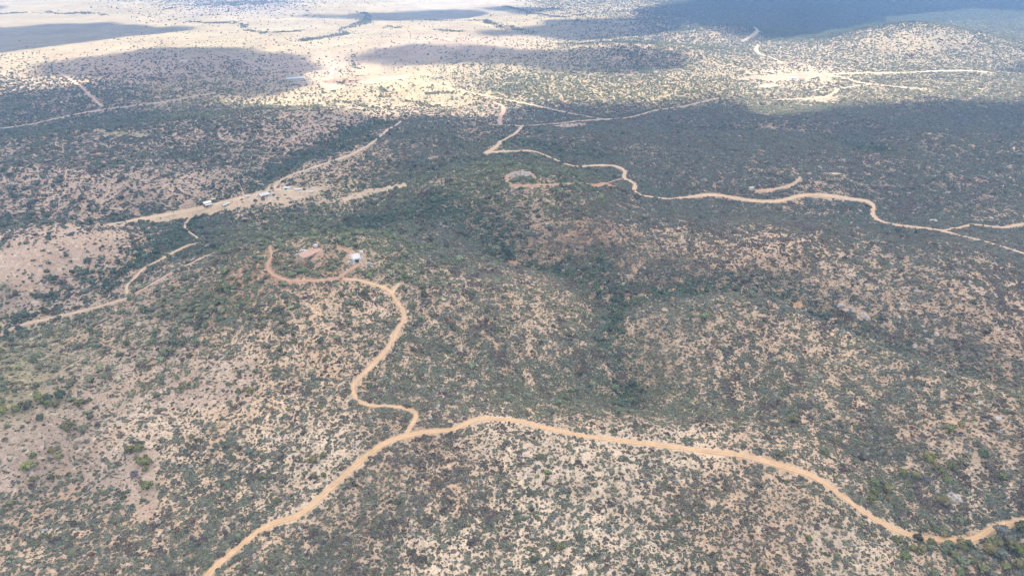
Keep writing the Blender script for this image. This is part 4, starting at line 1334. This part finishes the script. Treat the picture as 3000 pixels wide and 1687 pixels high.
hilltop_house()
garage()
tank('pale round water tank on a maroon timber stand behind the hilltop house', 926, 731, 1.9, 2.2, 'concrete', 2.4)
tank('left one of two white water tanks beside the white garage', 1056, 741, .95, 2.6)
tank('right one of two white water tanks beside the white garage', 1061, 742, .95, 2.6)
vehicle('white pickup truck parked left of the white garage', 'pickup truck', 1027, 761, (1028, 752), 'white', 5.4, 2.0, True)
vehicle('small white car parked below the pickup by the white garage', 'car', 1026, 768, (1035, 766), 'white', 4.2, 1.8)
vehicle('white van parked behind the tan hilltop house', 'van', 889, 736, (905, 737), 'white', 5.6, 2.1)
vehicle('silver car behind the tan hilltop house, right of the van', 'car', 897, 738.5, (908, 742), 'silver', 4.6, 1.9)
vehicle('silver car parked off the left end of the hilltop house', 'car', 873, 749, (890, 750), 'silver', 4.8, 1.9)
vehicle('dark grey car left in the scrub right of the hilltop', 'car', 1083, 775, (1100, 774), 'grey', 4.8, 1.9)

barn = shed('barn', 'cream roofed barn with a white lean-to above the ranch road', 'barn', 607, 599, (622, 595), 9.5, 6.5, 4.2, 1.6, 'wood', 'roof_cream', 1, (4.0, 2.6, 'roof_white'))
shed('shed', 'tiny white roofed shed above the ranch barn', 'shed', 626, 587, (640, 584), 4.0, 3.0, 2.3, .6, 'wood', 'roof_white', 1)
shed('ranch_house', 'white roofed ranch house with shaded front in the valley', 'house', 773, 573, (790, 569), 12.0, 7.0, 2.9, 1.3, 'stucco', 'roof_white', 1, (2.2, 2.3, 'roof_white'), 2)
vehicle('white car parked at the left end of the valley ranch house', 'car', 757, 576.5, (768, 577), 'white', 4.8, 1.9)
shed('shed', 'larger pale blue roofed shed below the ranch road', 'shed', 659, 604, (672, 600), 5.5, 4.0, 2.4, .8, 'stucco', 'roof_blue', 1)
shed('shed', 'lower pale blue shed joined beyond the larger blue shed', 'shed', 668, 599.5, (684, 595), 5.0, 3.0, 2.1, .5, 'stucco', 'roof_blue', 1)
trailer('white trailer beside the ranch road left of the ranch house', 726, 579, (736, 576), 5.0)
shed('shed', 'pale blue roofed shed beyond the ranch, beside the upper track', 'shed', 841, 554.5, (858, 553), 8.0, 5.0, 2.7, .9, 'white', 'roof_blue', 1)
trailer('long white mobile home between the far ranch sheds', 873, 559, (890, 558), 9.0, 3.0, 'white', 'mobile home')
trailer('white trailer at the far right end of the ranch road', 913, 565.5, (924, 563), 6.5)
tank('small white tank on the bare ground right of the stock tank', 854, 582.5, 1.0, 2.4)

def stock_tank():
    r = root_at('stock_tank', 'round pale blue stock tank inside the fenced yard', 'stock tank', 794, 576, yaw=0, clear=4)
    m = MB()
    n = 20
    o, i = 3.0, 2.75
    pts, fs = [], []
    for k in range(n):
        a = k * 2 * math.pi / n
        pts += [(o * math.cos(a), o * math.sin(a), -.5), (o * math.cos(a), o * math.sin(a), .8), (i * math.cos(a), i * math.sin(a), .8), (i * math.cos(a), i * math.sin(a), .2)]
    for k in range(n):
        b, c = 4 * k, 4 * ((k + 1) % n)
        fs += [(b, c, c + 1, b + 1), (b + 1, c + 1, c + 2, b + 2), (b + 2, c + 2, c + 3, b + 3)]
    m.poly(pts, fs).build('rim', MAT['roof_blue'], r)
    MB().tube((0, 0, .3), (0, 0, .6), 2.74, n=20).build('water', MAT['water'], r)
    x, y, z = at(802, 578)
    rail_fence('rail_fence', 'curved rail fence round the stock tank yard', [(x + 9 * math.cos(a), y + 8 * math.sin(a)) for a in np.linspace(-.4, 3.5, 11)], False, 2)
stock_tank()

def corral():
    A = [at(541, 610), at(543, 604), at(565, 601), at(568, 608), at(546, 614)]
    pts = []
    for k in range(5):
        a, b = A[k], A[(k + 1) % 5]
        n = max(2, int(math.hypot(b[0] - a[0], b[1] - a[1]) / 3.5))
        pts += [(a[0] + (b[0] - a[0]) * j / n, a[1] + (b[1] - a[1]) * j / n) for j in range(n)]
    rail_fence('corral', 'brown rail corral on trampled earth left of the barn', pts, True, 3, 1.5)
    c = (sum(p[0] for p in A) / 5, sum(p[1] for p in A) / 5)
    KEEP_CLEAR.append((c[0], c[1], 9))
corral()
utility_pole('wooden utility pole at the left end of the ranch road', 511, 634)
utility_pole('wooden utility pole by the ranch road below the corral', 578, 617)
utility_pole('wooden utility pole below the ranch yards at the road', 697, 611)

shed('long_barn', 'very long low white roofed barn on the grey far plain', 'barn', 866, 233, (890, 231.2), 40.0, 9.0, 3.5, 1.5, 'grey', 'roof_white', 1)
shed('farmhouse', 'small white roofed house alone on the grey far plain', 'house', 538, 182, (548, 181.6), 14.0, 9.0, 3.2, 1.6, 'white', 'roof_white', 1)
shed('farmhouse', 'pink roofed house beside the white ground of the far homestead', 'house', 1031, 238, (1042, 237.5), 13.0, 8.0, 3.2, 1.6, 'stucco', 'roof_tan', 1)
shed('farmhouse', 'red roofed house at the edge of the far right clearing', 'house', 2346, 237, (2360, 236.5), 14.0, 9.0, 3.2, 1.6, 'white', 'roof_red', 1)
shed('farmhouse', 'white roofed house among the white yards of the far right clearing', 'house', 2322, 232.5, (2336, 232), 16.0, 9.0, 3.2, 1.6, 'white', 'roof_white', 1)
trailer('white trailer at the lone homesite amid the scrub', 2202, 553, (2214, 551), 7.0)


# ------------------------------------------------------------------ plants: sow them
def grow():
    (S, T) = sow()
    def largest(A, n):
        X, Y, Z, r, hz, tint, idx, dep, px, py, kind = A
        sz = r / dep * ((px > 6) & (px < 2994) & (py > 4) & (py < 1684))
        order = np.argsort(-sz)[:n]
        return order, np.setdiff1d(np.arange(len(X)), order)
    # shrubs
    X, Y, Z, r, hz, tint, idx, dep, px, py, kind = S
    big, rest = largest(S, 300)
    for k in big:
        o = bpy.data.objects.new('shrub', SHRUB_NEAR[idx[k] % 6])
        link(o)
        o.location = (X[k], Y[k], Z[k] - 0.08 * r[k])
        o.rotation_euler = (0, 0, random.uniform(0, 6.28))
        o.scale = (r[k], r[k], r[k] * hz[k])
        o['tint'] = [float(c) for c in tint[k]]
        form = 'low spreading' if hz[k] < 0.85 else ('bushy' if hz[k] < 1.0 else 'tall domed')
        tag(o, label_for(f'{form} {kind[k]}', 'shrub', px[k], py[k]), 'shrub', 'large shrubs on the nearest slopes')
    mass('scrub', 'dense grey-green desert scrub covering the hills', SHRUB_NEAR + SHRUB_FAR, X[rest], Y[rest], Z[rest], r[rest], hz[rest], tint[rest], idx[rest], 5, 0.08)
    # dry grass tufts on the nearer open ground
    X, Y, Z, rng = scatter(200, 780, 2.6, 990)
    m, px, py, dep = lookup(X, Y, Z)
    ok = (rng.uniform(0, 1, X.size) < 0.35 + 0.5 * (m[:, 3] < 0.35)) & ~on_road(X, Y) & clear_of(X, Y)
    k = np.nonzero(ok)[0]
    col = np.array((0.24, 0.205, 0.125)) * np.exp(rng.normal(0, 0.3, (k.size, 1)))
    dk = rng.uniform(0, 1, k.size) < 0.45
    col[dk] = np.array((0.12, 0.105, 0.07)) * np.exp(rng.normal(0, 0.2, (dk.sum(), 1)))
    mass('dry_tufts', 'low dry grass tufts between the shrubs', SHRUB_FAR, X[k], Y[k], Z[k], rng.uniform(0.22, 0.6, k.size), rng.uniform(0.6, 1.0, k.size), col, rng.integers(0, 4, k.size), 8, 0.05)
    # trees
    hx, hy, hz_ = hit([p[0] for p in TREE_PX], [p[1] for p in TREE_PX])
    hp = np.array(TREE_PX, dtype=object)
    hd = np.hypot(np.hypot(hx, hy), CAM_Z)
    hr = np.array([p[2] for p in TREE_PX]) * 0.5 * hd / FPX
    X, Y, Z, r, hz, tint, idx, dep, px, py, kind = T
    clash = np.zeros(len(X), bool)
    for a, b, c in zip(hx, hy, hr):
        clash |= (X - a) ** 2 + (Y - b) ** 2 < (c * 1.6) ** 2
    T = [a[~clash] for a in T]
    X, Y, Z, r, hz, tint, idx, dep, px, py, kind = T
    n_own = 300 - len(TREE_PX)
    big, rest = largest(T, n_own)
    protos = []
    def plant(k, x, y, z, rad, hh, col, lab):
        root = bpy.data.objects.new('tree', None)
        root.empty_display_size = 0.5
        link(root)
        root.location = (x, y, z)
        root.rotation_euler = (0, 0, random.uniform(0, 6.28))
        root.scale = (rad, rad, rad * hh)
        cr, tr, _ = TREES[k % 4]
        for nm, me in (('crown', cr), ('trunk', tr)):
            c = link(bpy.data.objects.new(nm, me))
            c.parent = root
            if nm == 'crown':
                c['tint'] = [float(q) for q in col]
        tag(root, lab, 'tree', 'trees large enough to pick out one by one')
    TC = {'o': ('olive green', (0.13, 0.132, 0.055)), 'd': ('dark green', (0.075, 0.086, 0.05)), 'g': ('grey-green', (0.12, 0.12, 0.10)), 'y': ('yellow-green', (0.16, 0.165, 0.06))}
    for i, (p, x, y, z, rad) in enumerate(zip(TREE_PX, hx, hy, hz_, hr)):
        nm, col = TC[p[3]]
        col = tuple(c * random.uniform(0.88, 1.12) for c in col)
        plant(i, x, y, z, rad, 0.95, col, p[4] if len(p) > 4 else label_for(f'round {nm}', 'tree', p[0], p[1]))
    for i, k in enumerate(big):
        form = 'small' if r[k] < 2.1 else ('round' if r[k] < 2.7 else 'broad')
        plant(i, X[k], Y[k], Z[k], r[k], hz[k], tint[k], label_for(f'{form} {kind[k]}', 'tree', px[k], py[k]))
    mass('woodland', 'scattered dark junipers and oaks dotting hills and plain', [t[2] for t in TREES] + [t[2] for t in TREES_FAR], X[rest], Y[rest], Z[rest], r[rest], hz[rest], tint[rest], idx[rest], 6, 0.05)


# ------------------------------------------------------------------ boulders
ROCK_PX = [   # pixel, width in pixels, label
    (2466, 896, 24, 'large pale boulder at the head of the rocky gully'), (2492, 903, 20, 'pale boulder just right of the large one in the gully'), (2481, 908, 14), (2505, 912, 14), (2527, 924, 30, 'long pale granite slab on the gully side'), (2540, 930, 16), (2686, 854, 20, 'smooth tan boulder alone in dark scrub on the ridge'), (2743, 978, 18, 'pointed pale boulder low on the ridge side'), (2680, 1013, 18, 'flat pale boulder in the green gully'), (2635, 930, 14), (2438, 936, 16), (2425, 944, 10), (2450, 950, 9), (2552, 1000, 16), (2647, 906, 12), (2657, 845, 12), (2642, 842, 10), (2724, 998, 14), (2716, 994, 10), (2731, 1008, 12), (2470, 968, 9), (2452, 962, 8), (2590, 950, 10),
    (2927, 1226, 24, 'pale round boulder high on the right-hand hillside'), (2872, 1180, 14), (2760, 1165, 12), (2840, 1195, 10), (1547, 1388, 16, 'pale boulder on the dry slope below the main road'), (1556, 1379, 11), (1540, 1379, 9), (1570, 891, 11, 'small white boulder in the scrub right of the driveway'), (2434, 1450, 12), (2455, 646, 12), (2475, 652, 14), (2493, 655, 12), (2520, 619, 14), (2512, 668, 12), (2400, 628, 11), (2735, 648, 24, 'broad pale rock shelf above the winding road'), (2905, 640, 12), (2860, 645, 11), (1840, 645, 12), (1855, 622, 10), (1990, 648, 14), (1870, 595, 10), (2125, 648, 12), (2150, 650, 10), (2165, 400, 14), (2790, 1497, 12), (2745, 1438, 10), (2840, 1500, 10), (2868, 1477, 10), (2610, 1330, 9), (2523, 1308, 9), (2650, 890, 9),
]
ROCK_ZONES = [((2380, 860), (2800, 1060), 60), ((2560, 760), (2990, 900), 40), ((1960, 600), (2330, 690), 34), ((1780, 590), (1960, 680), 26), ((2400, 640), (2560, 700), 20), ((2700, 620), (2990, 700), 16), ((1770, 780), (1920, 850), 16), ((2560, 1150), (2990, 1330), 16), ((1400, 1350), (1800, 1450), 14)]

def place_rock(px, py, wpx, lab, seed, xyz):
    rng = np.random.default_rng(seed)
    x, y, z = xyz
    d = math.sqrt(x * x + y * y + (CAM_Z - z) ** 2)
    r = 0.42 * wpx * d / FPX
    o = link(bpy.data.objects.new('boulder', BOULDERS[seed % 6]))
    o.location = (x, y, z - 0.05 * r)
    o.rotation_euler = (rng.normal(0, .12), rng.normal(0, .12), rng.uniform(0, 6.28))
    o.scale = (r * .92,) * 3
    tag(o, lab, 'boulder', 'pale granite boulders')
    clear_disc(x, y, r * 1.05)

def cracked_boulder():
    x, y, z = at(2796, 1462)
    d = math.sqrt(x * x + y * y + (CAM_Z - z) ** 2)
    k = d / FPX
    r = bpy.data.objects.new('cracked_boulder', None)
    link(r)
    r.location = (x, y, z)
    tag(r, 'big pale granite boulder split by dark cracks above the road', 'boulder', 'pale granite boulders')
    for i, (dx, dy, s) in enumerate([(-9, 5, 8), (-4, -4, 8.5), (5, 4, 8.5), (9, -5, 8), (0, 12, 8), (-13, -7, 6)]):
        o = link(bpy.data.objects.new('slab', BOULDERS[i]))
        o.parent = r
        o.location = (dx * k, dy * k * 1.3, float(height(x + dx * k, y + dy * k * 1.3)) - z + 0.1)
        o.scale = (s * k, s * k, s * k * 1.25)
        o.rotation_euler = (0, 0, i * 1.1)
    KEEP_CLEAR.append((x, y, 17 * k))
cracked_boulder()
def all_rocks():
    rr = np.random.default_rng(77)
    L = [(p[0], p[1], p[2], p[3] if len(p) > 3 else None) for p in ROCK_PX]
    for (x0, y0), (x1, y1), n in ROCK_ZONES:
        for _ in range(n):
            L.append((rr.uniform(x0, x1), rr.uniform(y0, y1), float(np.clip(rr.lognormal(1.75, 0.35), 4, 12)), None))
    x, y, z = hit([p[0] for p in L], [p[1] for p in L])
    for i, p in enumerate(L):
        noun = 'small pale' if p[2] < 5.6 else ('mid-sized pale' if p[2] < 8 else 'pale granite')
        place_rock(p[0], p[1], p[2], p[3] or label_for(noun, 'boulder', p[0], p[1]), i, (float(x[i]), float(y[i]), float(z[i])))
all_rocks()

# trees one can point at: pixel, crown width in pixels, colour, label
TREE_PX = [
    (2562, 1418, 22, 'o', 'topmost of the five round green trees in the clearing above the road'), (2558, 1446, 24, 'o', 'second of the five round trees, middle of the clump above the road'),
    (2599, 1442, 28, 'o', 'broad green tree on the right of the five-tree clump above the road'), (2551, 1468, 27, 'o', 'lowest left tree of the five-tree clump above the road'), (2603, 1467, 22, 'o', 'lowest right tree of the five-tree clump above the road'),
    (2646, 1392, 22, 'o'), (2682, 1399, 21, 'o'), (2709, 1405, 20, 'g'), (2758, 1388, 20, 'o'), (2786, 1374, 26, 'o'), (2767, 1400, 20, 'o'), (2772, 1416, 24, 'o'), (2740, 1370, 18, 'o'),
    (2762, 1477, 32, 'o', 'wide olive tree just left of and below the cracked pale boulder'), (2780, 1265, 24, 'o'), (2813, 1252, 20, 'o'), (2716, 1350, 30, 'o'), (2412, 1330, 26, 'o'), (2326, 1237, 22, 'o'), (2448, 1297, 22, 'o'), (2506, 1258, 18, 'o'), (2876, 1338, 26, 'd'), (2934, 1404, 20, 'o'),
    (2627, 1591, 26, 'o'), (2688, 1582, 24, 'd'), (2726, 1594, 22, 'o'), (2674, 1610, 20, 'o'), (2698, 1617, 24, 'o'), (2651, 1634, 24, 'o'), (2778, 1602, 24, 'o'), (2812, 1592, 22, 'o'), (2834, 1597, 20, 'd'), (2822, 1611, 20, 'o'), (2795, 1632, 20, 'o'), (2844, 1648, 20, 'o'),
    (2926, 1570, 40, 'g', 'large grey-green tree in the crook of the sharp road bend'), (2911, 1600, 36, 'o'), (2900, 1622, 36, 'o'), (2927, 1634, 34, 'g'), (2957, 1600, 28, 'o'), (2980, 1618, 30, 'o'), (2990, 1555, 34, 'd'), (2984, 1660, 30, 'o'), (2940, 1668, 26, 'o'), (2880, 1676, 24, 'o'), (2810, 1680, 22, 'o'), (2764, 1570, 18, 'o'),
    (1563, 1646, 24, 'd', 'lone dark green tree standing by the bottom edge'), (1636, 1607, 20, 'y', 'small yellow-green tree on the dry slope, left of a pair'), (1650, 1603, 16, 'y', 'smaller yellow-green tree touching its neighbour on the dry slope'), (1602, 1389, 18, 'o'), (1165, 1478, 24, 'd'), (1986, 1530, 20, 'o'), (2094, 1672, 18, 'd'), (2367, 1582, 18, 'o'), (2237, 1660, 14, 'y'),
    (414, 1360, 26, 'o', 'left half of the joined green tree pair in the bare clearing'), (432, 1362, 28, 'o', 'right half of the joined green tree pair in the bare clearing'), (428, 1379, 16, 'o', 'small round tree below the joined pair in the bare clearing'), (431, 1434, 30, 'o', 'lone round olive tree lower in the bare reddish clearing'), (396, 1395, 20, 'g', 'grey-green bush-like tree in the bare clearing'), (411, 1322, 26, 'o'), (383, 1324, 26, 'o'), (400, 1344, 12, 'o'), (428, 1340, 12, 'o'), (413, 1416, 14, 'o'),
    (733, 1332, 22, 'g'), (919, 1355, 26, 'o'), (948, 1340, 20, 'o'), (922, 1397, 16, 'o'), (948, 1396, 16, 'o'), (812, 1470, 18, 'o'), (562, 1284, 16, 'o'), (520, 1268, 16, 'g'),
    (143, 1188, 20, 'o'), (166, 1190, 18, 'o'), (122, 1181, 16, 'o'), (180, 1166, 28, 'd'), (233, 1188, 22, 'o'), (83, 1198, 22, 'd'), (48, 1205, 20, 'o'), (86, 1186, 18, 'o'), (10, 1213, 26, 'o'), (8, 1188, 22, 'o'), (144, 1174, 20, 'd'), (116, 1170, 22, 'o'), (84, 1377, 30, 'y'), (100, 1340, 18, 'o'), (176, 1342, 18, 'y'), (152, 1326, 18, 'o'), (33, 1481, 20, 'o'), (101, 1413, 20, 'o'), (198, 1259, 28, 'o'), (120, 1228, 20, 'd'), (265, 1228, 16, 'd'),
    (1696, 1099, 20, 'd', 'round dark tree standing alone in green scrub'), (540, 1137, 18, 'o'), (700, 1154, 20, 'o'), (735, 1152, 24, 'o'),
    (667, 584, 16, 'd', 'big round dark tree beside the ranch road'), (647, 587, 9, 'd', 'small dark tree left of the big round one by the ranch road'), (771, 588, 13, 'g', 'round grey tree on bare ground below the ranch house'), (814, 583, 8, 'g', 'small grey tree right of the round grey one'), (773, 560, 11, 'd', 'dark tree behind the ranch house'), (797, 556, 10, 'd', 'dark tree at the track junction beyond the ranch house'), (892, 558, 9, 'd', 'dark tree between the far ranch sheds'), (803, 575, 9, 'g', 'grey-green tree beside the round stock tank'), (2219, 553, 12, 'd', 'dark tree beside the lone homesite'),
]
grow()
